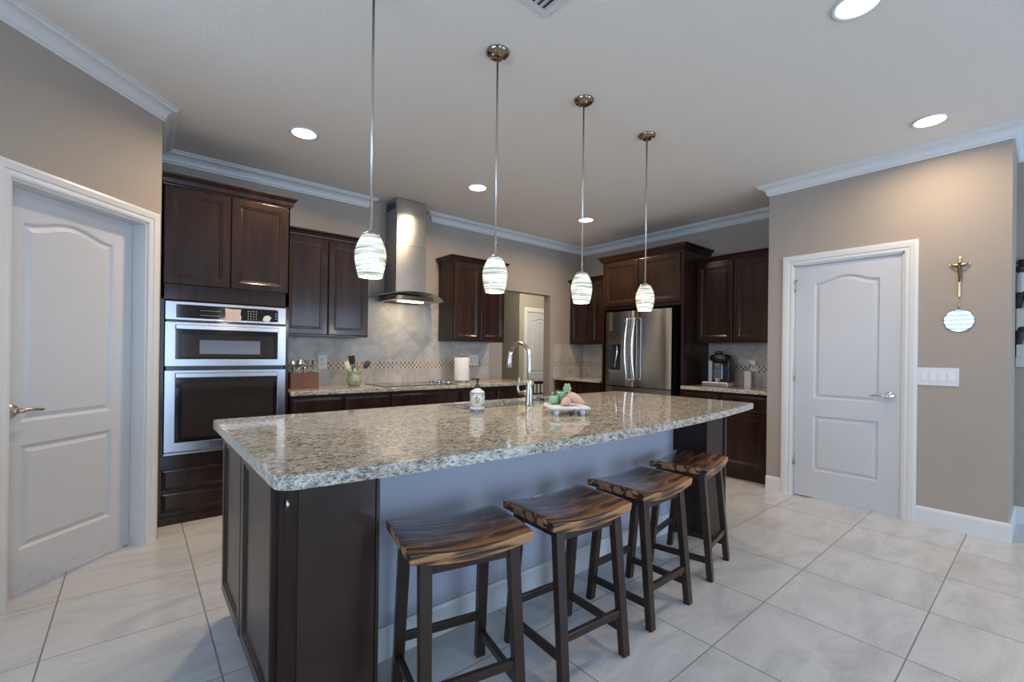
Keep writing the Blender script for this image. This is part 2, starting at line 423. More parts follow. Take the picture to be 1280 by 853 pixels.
for k in range(24):
    z = .42+k*.085; m.hexa([(-2.96, -1.04, z), (-2.92, -1.04, z+.045), (-2.92, 2.04, z+.045), (-2.96, 2.04, z)],
                           [(-2.96, -1.04, z+.004), (-2.92, -1.04, z+.049), (-2.92, 2.04, z+.049), (-2.96, 2.04, z+.004)])
m.v = [(p[0]+.06, p[1], p[2]) for p in m.v]; struct(m.build('window_1_blind', simple('blind_slats', (.12, .16, .20), .6)), 'horizontal slatted window blind')
# hallway beyond the passage
HY, HX = 6.5, 5.61
struct(MB().prism([(HX, 0), (5.80, 0), (5.80, 2.05), (6.56, 2.05), (6.56, 0), (8.9, 0), (8.9, H), (HX, H)], HY, HY+.12, 'y').build('wall_hall_south_facing', HALLWALL))
struct(MB().box(HX, HX+.12, HY+.12, 9, 0, H).build('wall_hall_corner', HALLWALL))
struct(MB().box(2.0, HX, 9.0, 9.12, 0, H).build('wall_hall_end', HALLWALL))
struct(MB().box(1.9, 2.0, YN+.13, 9.12, 0, H).build('wall_hall_west', HALLWALL))
struct(MB().box(8.8, 8.9, YN+.13, HY, 0, H).build('wall_hall_east', HALLWALL))
struct(MB().box(XE+.14, 8.9, YN+.0, YN+.13, 0, H).build('wall_hall_near', HALLWALL))

# swept mouldings: offset to the right of travel
def sweep(path, prof, name, mat, closed=False):
    n = len(path); rings_ = []
    for i in range(n):
        p = Vector(path[i]); ds = []
        if i > 0: ds.append((p-Vector(path[i-1])).normalized())
        if i < n-1: ds.append((Vector(path[i+1])-p).normalized())
        ns = [Vector((d.y, -d.x)) for d in ds]
        if len(ns) == 2: q = ns[0]+ns[1]; q = q/(q.dot(ns[0]))
        else: q = ns[0]
        rings_.append([(p.x+q.x*a, p.y+q.y*a, z) for a, z in prof])
    k = len(prof); vs = [v for r in rings_ for v in r]
    fs = [(i*k+j, i*k+(j+1) % k, (i+1)*k+(j+1) % k, (i+1)*k+j) for i in range(n-1) for j in range(k)]
    m = MB(); m.add(vs, fs); m.add(rings_[0], [tuple(range(k))]); m.add(rings_[-1], [tuple(reversed(range(k)))])
    return m.build(name, mat)
def crown_prof():
    c = .092; p = [(0, H-c-.004), (.010, H-c-.004), (.012, H-c+.008), (.019, H-c+.011)]
    for i in range(7):
        t = i/6*PI/2; p.append((.019+.052*(1-math.cos(t)), H-c+.014+.050*math.sin(t)))
    p += [(.076, H-.022), (.076, H-.015), (.088, H-.010), (.089, H-.001), (0, H-.001)]
    return p
CP = crown_prof()
lx, ly = AX-.9*math.cos(ang), AY-.9*math.sin(ang)
struct(sweep([(lx, ly), (BX, BY), (BX, YN), (1.835, YN), (1.835, YN+.02)], CP, 'trim_1', WHITE), 'white crown moulding from the left door wall to the range hood')
struct(sweep([(2.60, YN+.02), (2.60, YN), (XE, YN), (XE, YP), (XD, YP), (XD, YS), (XH, YS), (XH, -4)], CP, 'trim_2', WHITE), 'white crown moulding from the range hood to the hallway')
BP = [(0, 0), (.014, 0), (.014, .112), (.008, .128), (0, .13)]
struct(sweep([(XD, YP-.0), (XD, 1.555)], BP, 'baseboard_pantry_left', WHITE))
struct(sweep([(XD, .653), (XD, YS), (XH, YS), (XH, -4)], BP, 'baseboard_pantry_right', WHITE))
struct(sweep([(5.0, 9-.0), (HX, 9), ], BP, 'baseboard_hall', WHITE))

# casing around a door opening: local x along the wall, y = 0 wall face, -y into the room
def casing(parent_loc, rz, x0, x1, zt, name, w=.075, label=None):
    prof = [(0, 0), (0, -.010), (.010, -.014), (.030, -.012), (.034, -.018), (.062, -.020), (w, -.017), (w, 0)]
    pts = [(x0, 0), (x0, zt), (x1, zt), (x1, 0)]; dirs = [(-1, 0), (-1, 1), (1, 1), (1, 0)]
    rr = [[(p[0]+d[0]*a, y, p[1]+d[1]*a) for a, y in prof] for p, d in zip(pts, dirs)]
    k = len(prof); m = MB(); vs = [v for r in rr for v in r]
    m.add(vs, [(i*k+j, i*k+(j+1) % k, (i+1)*k+(j+1) % k, (i+1)*k+j) for i in range(3) for j in range(k)])
    m.add(rr[0], [tuple(range(k))]); m.add(rr[-1], [tuple(range(k))])
    # jamb lining
    t = .012
    for a, b in ((x0-.002, x0+t), (x1-t, x1+.002)): m.box(a, b, 0, .125, 0, zt)
    m.box(x0, x1, 0, .125, zt-t, zt+.002)
    o = m.build(name, WHITE); o.location = parent_loc; o.rotation_euler = (0, 0, rz)
    return struct(o, label)

def door_leaf(w, h, t, p_up, p_lo, rise, mat, name, marks=False):
    """two-panel door, arched upper panel. local x 0..w, front at y = 0"""
    N = 20
    def loop_up(i, y):
        x0, x1, z0, z1 = p_up[0]+i, p_up[1]-i, p_up[2]+i, p_up[3]-i
        L = [(x0, y, z0), (x1, y, z0)]
        for k in range(N+1):
            u = 1-2*k/N; L.append(((x0+x1)/2+u*(x1-x0)/2, y, z1+rise*(.5+.5*math.cos(PI*u))))
        return L
    def loop_lo(i, y):
        x0, x1, z0, z1 = p_lo[0]+i, p_lo[1]-i, p_lo[2]+i, p_lo[3]-i
        return [(x0, y, z0), (x1, y, z0), (x1, y, z1), (x0, y, z1)]
    m = MB()
    o = [(0, 0), (w, 0), (w, h), (0, h)]
    lu = loop_up(0, 0); ll = loop_lo(0, 0)
    loops = [o, [(p[0], p[2]) for p in lu], [(p[0], p[2]) for p in ll]]
    tri = tessellate_polygon([[Vector((x, z, 0)) for x, z in l] for l in loops]); flat = [p for l in loops for p in l]
    m.add([(x, 0, z) for x, z in flat], tri)
    m.add([(0,0,0),(w,0,0),(w,0,h),(0,0,h),(0,t,0),(w,t,0),(w,t,h),(0,t,h)], [(4,5,6,7),(0,1,5,4),(1,2,6,5),(2,3,7,6),(3,0,4,7)])
    for fn in (loop_up, loop_lo):
        m.rings([fn(0, 0), fn(.006, .004), (fn(.014, .012)), fn(.020, .012), fn(.040, .003), fn(.044, .003)])
    return m.build(name, mat)

def lever(mat, parent, dirx, flip=1):
    """rosette and lever on a door face; local: rosette at origin, -y outwards"""
    m = MB(); m.lathe([(.001, 0), (.033, 0), (.034, -.006), (.030, -.012), (.016, -.016), (.013, -.045), (.001, -.046)], axis='y', n=24)
    r = m.build('rosette', mat, parent)
    pts = [(0, -.040, 0), (.012*dirx, -.050, .001), (.04*dirx, -.054, .004), (.075*dirx, -.052, .0), (.105*dirx, -.050, -.003), (.118*dirx, -.044, -.002)]
    l = MB().tube(pts, [.012, .012, .010, .0075, .007, .005], 12).build('lever', mat, parent)
    return r, l
# right-hand (pantry) door
struct(casing((XD, DY1+.0, 0), EAST, 0, DY1-DY0, DZ, 'trim_3', .082), 'white casing around the pantry door')
w = DY1-DY0-.03
d1 = door_leaf(w, DZ-.028, .036, (.145, w-.135, .865, 1.865), (.145, w-.135, .235, .715), .055, DOORW, 'door_1')
d1.location = (XD+.012, DY1-.015, .012); d1.rotation_euler = (0, 0, EAST); struct(d1, 'white two-panel arched pantry door on the right')
hd = bpy.data.objects.new('door_handle', None); C.objects.link(hd); hd.parent = d1; hd.location = (w-.068, 0, .925)
hd['label'] = 'chrome lever handle'
lever(CHROME, hd, -1)
for z in (1.85, 1.06, .31):
    MB().box(-.014, .004, -.006, .006, z-.045, z+.045).tube([(-.005, -.008, z-.05), (-.005, -.008, z+.05)], .006, 8).build('hinge', NICKEL, d1)
MB().tube([(.01, -.002, 1.905), (.012, -.05, 1.905)], .004, 8).tube([(.012, -.05, 1.905), (.035, -.055, 1.905)], .007, 8).build('hinge_stop', NICKEL, d1)
# left door, set back in its frame
casing((AX, AY, 0), ang, 0, .748, 2.03, 'trim_4', .075)['label'] = 'white casing around the left door'
d2 = door_leaf(.718, 2.005, .036, (.115, .595, .85, 1.845), (.115, .595, .215, .735), .05, DOORW, 'door_2')
d2.location = (AX+.015*math.cos(ang)-.088*math.sin(ang), AY+.015*math.sin(ang)+.088*math.cos(ang), .012); d2.rotation_euler = (0, 0, ang)
def scuffed():
    m = DOORW.copy(); m.name = 'scuffed_white_door_paint'; nt = m.node_tree; b = nt.nodes['Principled BSDF']
    src = b.inputs['Base Color'].links[0].from_socket
    tc = nt.nodes.new('ShaderNodeTexCoord'); sp = nt.nodes.new('ShaderNodeSeparateXYZ'); nt.links.new(tc.outputs['Object'], sp.inputs[0])
    n = noise(nt, coords(nt, (7, 1, 15), (0, .5, 0)), 2.2, 5, .7, 1.5)
    lo = ramp(nt, [(.0, (1, 1, 1)), (.13, (0, 0, 0))], sp.outputs[2])
    f = mth(nt, 'MULTIPLY', lo, ramp(nt, [(.54, (0, 0, 0)), (.72, (.7, .7, .7))], n))
    nt.links.new(mixc(nt, f, src, (.26, .245, .24)), b.inputs['Base Color']); return m
d2.data.materials[0] = scuffed()
struct(d2, 'white two-panel arched door on the left, scuffed near the floor')
hd = bpy.data.objects.new('door_handle', None); C.objects.link(hd); hd.parent = d2; hd.location = (.066, 0, .913)
hd['label'] = 'brass-toned lever handle'
lever(SATIN, hd, 1)
# hallway door
casing((5.80, HY, 0), 0, 0, .76, 2.05, 'trim_5')['label'] = 'white casing around the hallway door'
d3 = door_leaf(.73, 2.02, .036, (.13, .60, .85, 1.86), (.13, .60, .24, .72), .05, DOORW, 'door_3'); d3.location = (5.815, HY+.015, .012); struct(d3, 'white arched door seen down the hall')

# ------------------------------------------------------------------ backsplash
struct(MB().prism([(.97, .9), (3.43, .9), (3.43, 1.37), (2.70, 1.37), (2.70, 1.815), (1.73, 1.815), (1.73, 1.37), (.97, 1.37)], YN-.010, YN, 'y').build('backsplash_north', SPLN), 'travertine backsplash behind the cooktop')
struct(MB().box(4.575, XE, YN-.010, YN, .9, 1.385).build('backsplash_corner', SPLN))
struct(MB().box(XE-.010, XE, 3.73, YN-.01, .9, 1.385).build('backsplash_corner_east', SPLE))
struct(MB().box(XE-.010, XE, YP, 2.60, .9, 1.385).build('backsplash_coffee_nook', SPLE), 'travertine backsplash behind the coffee maker')

# ------------------------------------------------------------------ cabinets
def panel_door(w, h, f=.058, t=.020):
    """cabinet front with recessed bead and flat panel; front at y = -t"""
    def L(i, y): return [(i, y, i), (w-i, y, i), (w-i, y, h-i), (i, y, h-i)]
    m = MB(); m.rings([L(0, 0), L(0, -t+.004), L(.004, -t), L(f-.008, -t), L(f-.003, -t+.0045), L(f+.006, -t+.0045), L(f+.011, -t+.010), L(f+.02, -t+.010)])
    m.add(L(0, 0), [(0, 1, 2, 3)]); return m
def drawer_front(w, h, t=.020):
    f = min(.018, h*.2)
    def L(i, y): return [(i, y, i), (w-i, y, i), (w-i, y, h-i), (i, y, h-i)]
    m = MB(); m.rings([L(0, 0), L(0, -t+.008), L(.006, -t+.006), L(f, -t+.004), L(f+.006, -t), L(f+.01, -t)])
    m.add(L(0, 0), [(0, 1, 2, 3)]); return m
def put(mb, name, parent, x, z, y=0, mat=None):
    return shift(mb, (x, y, z)).build(name, mat or ESP, parent, .002, 2)
def cornice(w, d, z0, z1, proj, sides=(1, 1)):
    """crown of a cabinet: local x 0..w, y 0..d; projects forward and sideways"""
    prof = [(0, z0), (.008, z0), (.010, z0+.010), (.018, z0+.014), (proj*.55, z0+(z1-z0)*.55), (proj*.9, z1-.014), (proj, z1-.010), (proj, z1), (0, z1)]
    lo = -.0 if not sides[0] else 0
    pts = []
    rings_ = []
    path = []
    if sides[0]: path.append((0, d))
    path += [(0, 0), (w, 0)]
    if sides[1]: path.append((w, d))
    n = len(path)
    for i in range(n):
        p = Vector(path[i]); ds = []
        if i > 0: ds.append((p-Vector(path[i-1])).normalized())
        if i < n-1: ds.append((Vector(path[i+1])-p).normalized())
        ns = [Vector((q.y, -q.x)) for q in ds]
        q = ns[0] if len(ns) == 1 else (ns[0]+ns[1])/((ns[0]+ns[1]).dot(ns[0]))
        rings_.append([(p.x+q.x*a, p.y+q.y*a, z) for a, z in prof])
    k = len(prof); m = MB(); vs = [v for r in rings_ for v in r]
    m.add(vs, [(i*k+j, i*k+(j+1) % k, (i+1)*k+(j+1) % k, (i+1)*k+j) for i in range(n-1) for j in range(k)])
    m.add(rings_[0], [tuple(range(k))]); m.add(rings_[-1], [tuple(range(k))])
    m.box(0, w, 0, d, z1-.012, z1-.001)
    return m
def wall_cabinet(label, loc, rz, w, d, z0, z1, splits, ctop, proj=.045, sides=(1, 1), group='espresso wall cabinets'):
    t = thing('wall_cabinet', label, 'cabinet', (loc[0], loc[1], z0), rz, group)
    h = z1-z0
    MB().box(0, w, 0, d, 0, h).build('body', ESP, t, .0015)
    put(cornice(w, d, h-.012, ctop-z0, proj, sides), 'cornice', t, 0, 0)
    xs = [0.0]+splits+[w]
    for a, b in zip(xs[:-1], xs[1:]):
        g0 = .012 if a == 0 else .004; g1 = .012 if b == w else .004
        put(panel_door(b-a-g0-g1, h-.045), 'door', t, a+g0, .012)
    return t
wall_cabinet('espresso wall cabinet between the oven tower and the range hood', (.962, 4.25, 0), 0, .768, .30, 1.37, 2.272, [.387], 2.312, sides=(0, 1))
wall_cabinet('espresso wall cabinet right of the range hood, beside the passage', (2.690, 4.25, 0), 0, .735, .30, 1.365, 2.272, [.372], 2.315)
wall_cabinet('narrow espresso wall cabinet in the corner left of the fridge', (4.908, 4.535, 0), EAST, .80, .30, 1.38, 2.275, [.40], 2.315, sides=(1, 0))
wall_cabinet('espresso wall cabinet above the coffee maker', (4.908, 2.598, 0), EAST, .89, .30, 1.38, 2.290, [.415], 2.330, sides=(0, 0))
# refrigerator enclosure: cabinet above, panels each side
t = thing('fridge_cabinet', 'tall espresso enclosure with two doors above the refrigerator', 'cabinet', (4.62, 3.715, 0), EAST)
W_ = 3.715-2.600
MB().box(0, W_, 0, .585, 1.80, 2.42).build('upper_box', ESP, t, .0015)
MB().box(0, .022, 0, .585, 0, 1.80).build('side_panel', ESP, t, .001); MB().box(W_-.022, W_, 0, .585, 0, 1.80).build('side_panel', ESP, t, .001)
put(cornice(W_, .585, 2.40, 2.475, .055), 'cornice', t, 0, 0)
for a, b in ((.035, .535), (.545, W_-.035)): put(panel_door(b-a, .545), 'door', t, a, 1.838)

def base_cabinet(label, loc, rz, w, d=.605, ztop=.866, dw=.155, doors=1, group='espresso base cabinets', drawers=1):
    t = thing('base_cabinet', label, 'cabinet', (loc[0], loc[1], 0), rz, group)
    MB().box(0, w, 0, d, .10, ztop).build('body', ESP, t, .001)
    MB().box(0, w, .06, d, 0, .10).build('toe_kick', ESPD, t)
    zt = ztop-.028; n = drawers
    for i in range(n):
        ww = w/n; put(drawer_front(ww-.024, dw), 'drawer', t, i*ww+.012, zt-dw)
    for i in range(doors):
        ww = w/doors; put(panel_door(ww-.018, zt-dw-.012-.125), 'door', t, i*ww+.009, .125)
    return t
for (x0, x1), lb in zip([(.965, 1.395), (1.395, 1.825), (1.825, 2.595), (2.595, 3.077), (3.077, 3.59)],
                        ['first espresso base cabinet beside the oven tower', 'espresso base cabinet under the utensil crock', 'wide espresso base cabinet under the cooktop',
                         'espresso base cabinet under the paper towels', 'espresso base cabinet at the end of the counter by the passage']):
    base_cabinet(lb, (x0, 3.948, 0), 0, x1-x0, doors=2 if x1-x0 > .6 else 1)
base_cabinet('espresso base cabinet in the corner by the passage', (4.615, 4.545, 0), EAST, .41, .59)
base_cabinet('espresso base cabinet just left of the refrigerator', (4.615, 4.135, 0), EAST, .41, .59)
base_cabinet('espresso base cabinet right of the refrigerator, under the coffee maker', (4.615, 2.598, 0), EAST, .42, .59)
base_cabinet('espresso base cabinet beside the pantry wall', (4.615, 2.178, 0), EAST, .46, .59)

def counter(label, x0, x1, y0, y1):
    o = MB().box(x0, x1, y0, y1, 0, .037).build('granite_countertop', GRAN, None, .006, 3)
    o.location = (0, 0, .868); return tag(o, label, 'countertop', 'granite counters along the walls')
counter('granite countertop with the cooktop along the back wall', .962, 3.62, 3.912, YN-.011)
counter('granite countertop in the corner left of the refrigerator', 4.572, XE-.011, 3.722, YN-.011)
counter('granite countertop under the coffee maker', 4.572, XE-.011, YP+.002, 2.597)

# ------------------------------------------------------------------ oven tower and ovens
t = thing('oven_tower', 'tall espresso oven cabinet beside the left door', 'cabinet', (.135, 3.966, 0))
TW = .955-.135
m = MB(); m.box(0, TW, .02, .58, 0, .49); m.box(0, TW, .02, .58, 1.585, 2.40); m.box(0, .02, 0, .58, .0, 2.40); m.box(TW-.028, TW, 0, .58, 0, 2.40)
m.box(0, TW, 0, .02, 0, .49); m.box(0, TW, 0, .02, 1.585, 2.40); m.box(.02, TW-.02, .56, .58, .49, 1.585); m.build('body', ESP, t, .001)
put(cornice(TW, .58, 2.385, 2.462, .048, (0, 1)), 'cornice', t, 0, 0)
put(panel_door(.395, .685), 'door', t, .012, 1.695); put(panel_door(.395, .685), 'door', t, .413, 1.695)
put(drawer_front(.792, .145), 'drawer', t, .014, .245); put(drawer_front(.792, .135), 'drawer', t, .014, .092)
MB().box(0, TW, -.012, 0, 0, .055).build('toe_molding', ESP, t, .003)

t = thing('wall_oven', 'stainless microwave and oven combination built into the tower', 'oven', (.157, 3.946, .495))
OW = .768
MB().box(.01, OW-.01, .004, .52, .0, 1.08).build('housing', BLACK, t)
# control panel
cp = MB().box(0, OW, -.022, .004, .945, 1.078).build('control_panel', STEELO, t, .004)
MB().prism([(.065, .962), (OW-.065, .962), (OW-.058, .97), (OW-.058, 1.045), (OW-.068, 1.057), (.068, 1.057), (.062, 1.05), (.062, .97)], -.0245, -.0215, 'y').build('display_glass', BGLASS, cp)
for r in range(2):
    for i in range(8): MB().box(.205+i*.016, .211+i*.016, -.0256, -.0244, .985+r*.034, .988+r*.034).build('button', IVORY, cp)
for r in range(4):
    for i in range(4): MB().box(.50+i*.018, .506+i*.018, -.0256, -.0244, .975+r*.019, .980+r*.019).build('button', IVORY, cp)
for r in range(3): MB().box(.69, .70, -.0256, -.0244, .985+r*.02, .989+r*.02).build('button', IVORY, cp)
PAPER = simple('peach_paper', (.72, .52, .42), .8)
MB().prism([(.350, .957), (.405, .954), (.452, .958), (.458, .985), (.450, 1.01), (.456, 1.045), (.400, 1.043), (.352, 1.048), (.356, 1.0)], -.0275, -.0258, 'y').build('taped_note', PAPER, cp)['label'] = 'peach paper note'
MB().prism([(.60, .972), (.622, .960), (.648, .966), (.662, .995), (.640, 1.012), (.612, 1.004)], -.0270, -.0258, 'y').build('sticker', simple('cream_sticker', (.74, .70, .60), .6), cp)['label'] = 'cream sticker'
def oven_door(name, z0, z1, wz0, wz1, inner):
    d = MB().prism([(0, z0), (OW, z0), (OW, z1), (0, z1)], -.030, .004, 'y', [[(.062, wz0), (OW-.062, wz0), (OW-.062, wz1), (.062, wz1)]]).build(name, STEELO, t, .003)
    MB().box(.062, OW-.062, -.0275, -.010, wz0, wz1).build('window', BGLASS, d)
    gl = MB().box(inner[0], inner[1], -.0285, -.0277, inner[2], inner[3]).build('inner_window', OGLASS, d)
    hb = MB().box(.058, OW-.060, -.062, -.044, z1-.052, z1-.018)
    hb.box(.075, .10, -.045, -.028, z1-.045, z1-.025); hb.box(OW-.10, OW-.075, -.045, -.028, z1-.045, z1-.025)
    hb.build('handle', STEELO, d, .004)
    return d
dm = oven_door('microwave_door', .620, .932, .672, .885, (.095, OW-.09, .685, .845))
MB().box(.20, .585, -.0300, -.0288, .708, .808).build('inner_panel', GREYP, dm)
oven_door('oven_door', .02, .592, .085, .545, (.10, OW-.09, .115, .50))
MB().box(.0, OW, -.018, .004, -.002, .014).build('lower_vent', STEELO, t, .002)

# ------------------------------------------------------------------ range hood and cooktop
t = thing('range_hood', 'stainless chimney range hood with curved glass canopy', 'range hood', (2.20, 4.56, 1.78))
hx0, hx1, hy = -.168, .170, -.275
MB().box(hx0, hx1, hy, 0, .06, .56).build('lower_chimney', STEEL, t, .003)
ch = MB().box(hx0+.003, hx1-.003, hy+.003, 0, .56, H-1.78-.002).build('upper_chimney', STEEL, t, .003)
m = MB()
for k in range(7): m.box(hx0+.0005, hx0+.004, hy+.04+k*.030, hy+.058+k*.030, .93, 1.00)
m.build('vent_slots', SLOT, ch)
MB().lathe([(.001, 0), (.007, 0), (.007, -.004), (.001, -.005)], (.03, hy, .135), axis='y', n=14).build('bolt', STEEL, t)
# glass canopy
m = MB(); NX, NY = 28, 8; top = []; bot = []
for i in range(NX+1):
    u = -1+2*i/NX; x = u*.385
    yf = -.47+.17*abs(u)**2.5
    for j in range(NY+1):
        y = yf*(1-j/NY)
        z = .068-.062*abs(u)**2.0
        top.append((x, y, z+.004)); bot.append((x, y, z-.004))
n1 = NY+1; n0 = len(top)
fs = []
for i in range(NX):
    for j in range(NY):
        a = i*n1+j; fs.append((a, a+n1, a+n1+1, a+1)); fs.append((n0+a, n0+a+1, n0+a+n1+1, n0+a+n1))
for i in range(NX):
    a = i*n1; fs.append((a, n0+a, n0+a+n1, a+n1)); a += NY; fs.append((a, a+n1, n0+a+n1, n0+a))
for j in range(NY):
    fs.append((j, j+1, n0+j+1, n0+j)); a = NX*n1+j; fs.append((a, n0+a, n0+a+1, a+1))
m.add(top+bot, fs, False)
m.build('glass_canopy', simple('smoky_canopy_glass', (.55, .60, .58), .05, trans=.75), t)
bd = MB().hexa([(-.23, -.40, -.020), (.23, -.40, -.020), (.25, 0, -.020), (-.25, 0, -.020)], [(-.20, -.37, .030), (.20, -.37, .030), (.22, 0, .052), (-.22, 0, .052)]).build('hood_body', STEEL, t, .004)
MB().box(-.13, .13, -.31, -.23, -.026, -.0195).build('lamp_lens', HLENS, bd)
MB().box(-.18, .18, -.20, -.03, -.025, -.0195).build('grease_filter', GREY, bd)

t = thing('cooktop', 'black glass cooktop set in the back counter', 'cooktop', (1.80, 3.975, .905))
MB().box(0, .80, 0, .50, .0002, .006).build('glass_top', BGLASS, t, .002)
for x, y, r in ((.17, .13, .085), (.17, .36, .07), (.40, .25, .11), (.60, .38, .08)):
    m = MB(); prof = [(r, .0061), (r, .0068), (r-.004, .0068), (r-.004, .0061)]; m.lathe(prof, (x, y, 0), 32, caps=False).build('burner_ring', GREYP, t)
for k in range(5):
    MB().lathe([(.019, .006), (.020, .012), (.018, .030), (.014, .034), (.001, .034)], (.715, .07+k*.085, 0), 18, caps=True).build('knob', CHROME, t)

# ------------------------------------------------------------------ refrigerator
t = thing('refrigerator', 'stainless french-door refrigerator with dispenser', 'refrigerator', (4.572, 3.632, 0), EAST)
FW = .915
MB().box(.004, FW-.004, .070, .62, .03, 1.762).build('cabinet', BLACK, t, .004)
for x in (.06, FW-.06):
    for y in (.12, .55): MB().lathe([(.02, 0), (.02, .03)], (x, y, 0), 12).build('foot', BLACK, t)
def fdoor(name, x0, x1, z0, z1, hole=None):
    m = MB(); N = 16; r = .02
    # gently crowned front
    def yy(x): u = (x-x0)/(x1-x0); return .016*(2*u-1)**4
    xs = [x0+(x1-x0)*i/N for i in range(N+1)]
    for a, b in zip(xs[:-1], xs[1:]):
        segs = [(z0, z1)]
        if hole and a >= hole[0]-.001 and b <= hole[1]+.001: segs = [(z0, hole[2]), (hole[3], z1)]
        for s0, s1 in segs: m.hexa([(a, yy(a), s0), (b, yy(b), s0), (b, .064, s0), (a, .064, s0)], [(a, yy(a), s1), (b, yy(b), s1), (b, .064, s1), (a, .064, s1)])
    o = m.build(name, STEEL, t)
    for p in o.data.polygons: p.use_smooth = False
    return o
hx = [.0+(.4225)*i/16 for i in range(17)]
dl = fdoor('door', 0, .4225, .852, 1.765, (hx[2], hx[9], 1.03, 1.53))
dr = fdoor('door', .4275, FW, .852, 1.765)
MB().box(hx[2], hx[9], .050, .064, 1.03, 1.53).build('dispenser_recess', BLACK, dl)
cpn = MB().box(hx[2], hx[9], .006, .05, 1.36, 1.53).build('dispenser_panel', STEEL, dl, .003); cpn['label'] = 'bronze-toned control panel'
cpn.data.materials[0] = simple('bronze_steel', (.30, .25, .21), .25, 1)
MB().tube([(.17, .028, 1.36), (.172, .024, 1.27), (.160, .018, 1.18), (.145, .012, 1.08)], [.016, .014, .009, .007], 10).build('dispenser_spout', CHROME, dl)
MB().box(hx[2], hx[9], .006, .05, 1.03, 1.042).build('drip_tray', GREYP, dl)
m = MB(); N = 16
fz = fdoor('freezer_drawer', 0, FW, .06, .842)
def bow(x, z0, z1, nm, par, tilt):
    pts = [(x, .004, z0)]+[(x+tilt*math.sin(PI*i/14)*.02, -.055-.018*math.sin(PI*i/14), z0+.01+(z1-z0-.02)*i/14) for i in range(15)]+[(x, .004, z1)]
    MB().tube(pts, .0115, 12).build(nm, CHROME, par)
bow(.370, .935, 1.675, 'handle', dl, -1); bow(.472, .935, 1.675, 'handle', dr, -1)
MB().tube([(.10, .004, .76)]+[(.10+.715*i/10, -.055, .76) for i in range(11)]+[(.815, .004, .76)], .011, 12).build('handle', CHROME, fz)

# ------------------------------------------------------------------ island
t = thing('kitchen_island', 'espresso kitchen island with a painted knee wall', 'kitchen island', (.35, 1.49, 0))
IX, IY = .35, 1.49
def isl(mb, name, mat, par=None, bevel=0):
    return shift(mb, (-IX, -IY, 0)).build(name, mat, par or t, bevel)
m = MB(); m.box(.352, .66, 1.74, 2.475, .10, .865); m.box(2.93, 3.19, 1.74, 2.475, .10, .865); m.box(.66, 2.93, 2.44, 2.475, .10, .865)
m.box(.66, 1.40, 1.75, 2.44, .10, .865); m.box(2.15, 2.93, 1.75, 2.44, .10, .865); m.box(1.40, 2.15, 1.75, 2.44, .10, .64)
m.box(.40, 3.14, 1.76, 2.42, 0, .10)
isl(m, 'body', ESP)
m = MB(); m.box(.352, .652, 1.492, 1.74, .0, .865); isl(m, 'end_panel', ESP, None, .002)
m = MB(); m.box(.392, .640, 1.487, 1.493, .0, .862); isl(m, 'corner_strip', ESPD, None, .001)
m = MB(); m.box(.643, .655, 1.484, 1.74, .0, .866); isl(m, 'corner_strip', ESPD, None, .001)
isl(MB().box(2.935, 3.195, 1.47, 1.74, 0, .865), 'end_column', ESP, None, .002)
isl(MB().box(3.175, 3.20, 1.462, 1.74, 0, .866), 'corner_strip', ESPD, None, .001)
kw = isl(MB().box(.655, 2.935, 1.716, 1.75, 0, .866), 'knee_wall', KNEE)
isl(MB().prism([(1.716, 0), (1.702, 0), (1.702, .115), (1.708, .13), (1.716, .13)], .656, 2.934, 'x'), 'baseboard', WHITE)
# fronts on the west end
fr = MB().box(.340, .353, 1.492, 2.475, .085, .865); isl(fr, 'face_frame', ESP, None, .001)
for y1, wd in ((2.472, .455), (2.003, .490)):
    d = panel_door(wd, .735, .052, .020); d.v = [(.340+p[1], y1-p[0], p[2]+.115) for p in d.v]
    isl(d, 'door', ESP)
m = MB(); m.box(.358, .362, 1.480, 1.492, .768, .774); m.tube([(.360, 1.480, .757), (.360, 1.478, .768), (.360, 1.480, .785)], [.004, .006, .003], 10); isl(m, 'catch', NICKEL)['label'] = 'small chrome catch'

# island countertop
def ytop(x): return 1.197+.0485*(x-1.6)**2
out = [(.305, 2.53)]
for i in range(7):
    a = PI+PI/2*i/6-.0; out.append((.285+.055+.055*math.cos(a), ytop(.34)+.055+.055*math.sin(a)))
out[0] = (.285, 2.51); out.append((.345, ytop(.345)))
for i in range(1, 41): out.append((.345+(3.35-.345)*i/40, ytop(.345+(3.35-.345)*i/40)))
out += [(3.36, 1.36), (3.36, 2.52), (3.35, 2.53), (.305, 2.53)]
SK = (1.47, 2.07, 2.19, 2.46)
hole = [(SK[0], SK[2]), (SK[1], SK[2]), (SK[1], SK[3]), (SK[0], SK[3])]
o = MB().prism(out, 0, .038, 'z', [hole]).build('granite_countertop', GRAN, None, .007, 3); o.location = (0, 0, .867)
tag(o, 'large curved granite countertop on the island', 'countertop')
# sink
m = MB(); a = .012
x0, x1, y0, y1 = SK[0]-a, SK[1]+a, SK[2]-a, SK[3]+a
zt, zb = .8665, .68
m.box(x0-.01, x1+.01, y0-.01, y0, zb, zt); m.box(x0-.01, x1+.01, y1, y1+.01, zb, zt); m.box(x0-.01, x0, y0, y1, zb, zt); m.box(x1, x1+.01, y0, y1, zb, zt); m.box(x0-.01, x1+.01, y0-.01, y1+.01, zb-.01, zb)
t = thing('sink', 'stainless undermount sink let into the island top', 'sink', (0, 0, 0))
m.build('basin', STEEL, t, .002); MB().lathe([(.04, .6805), (.04, .684), (.02, .684), (.001, .681)], (1.77, 2.33, 0), 20).build('drain', CHROME, t)

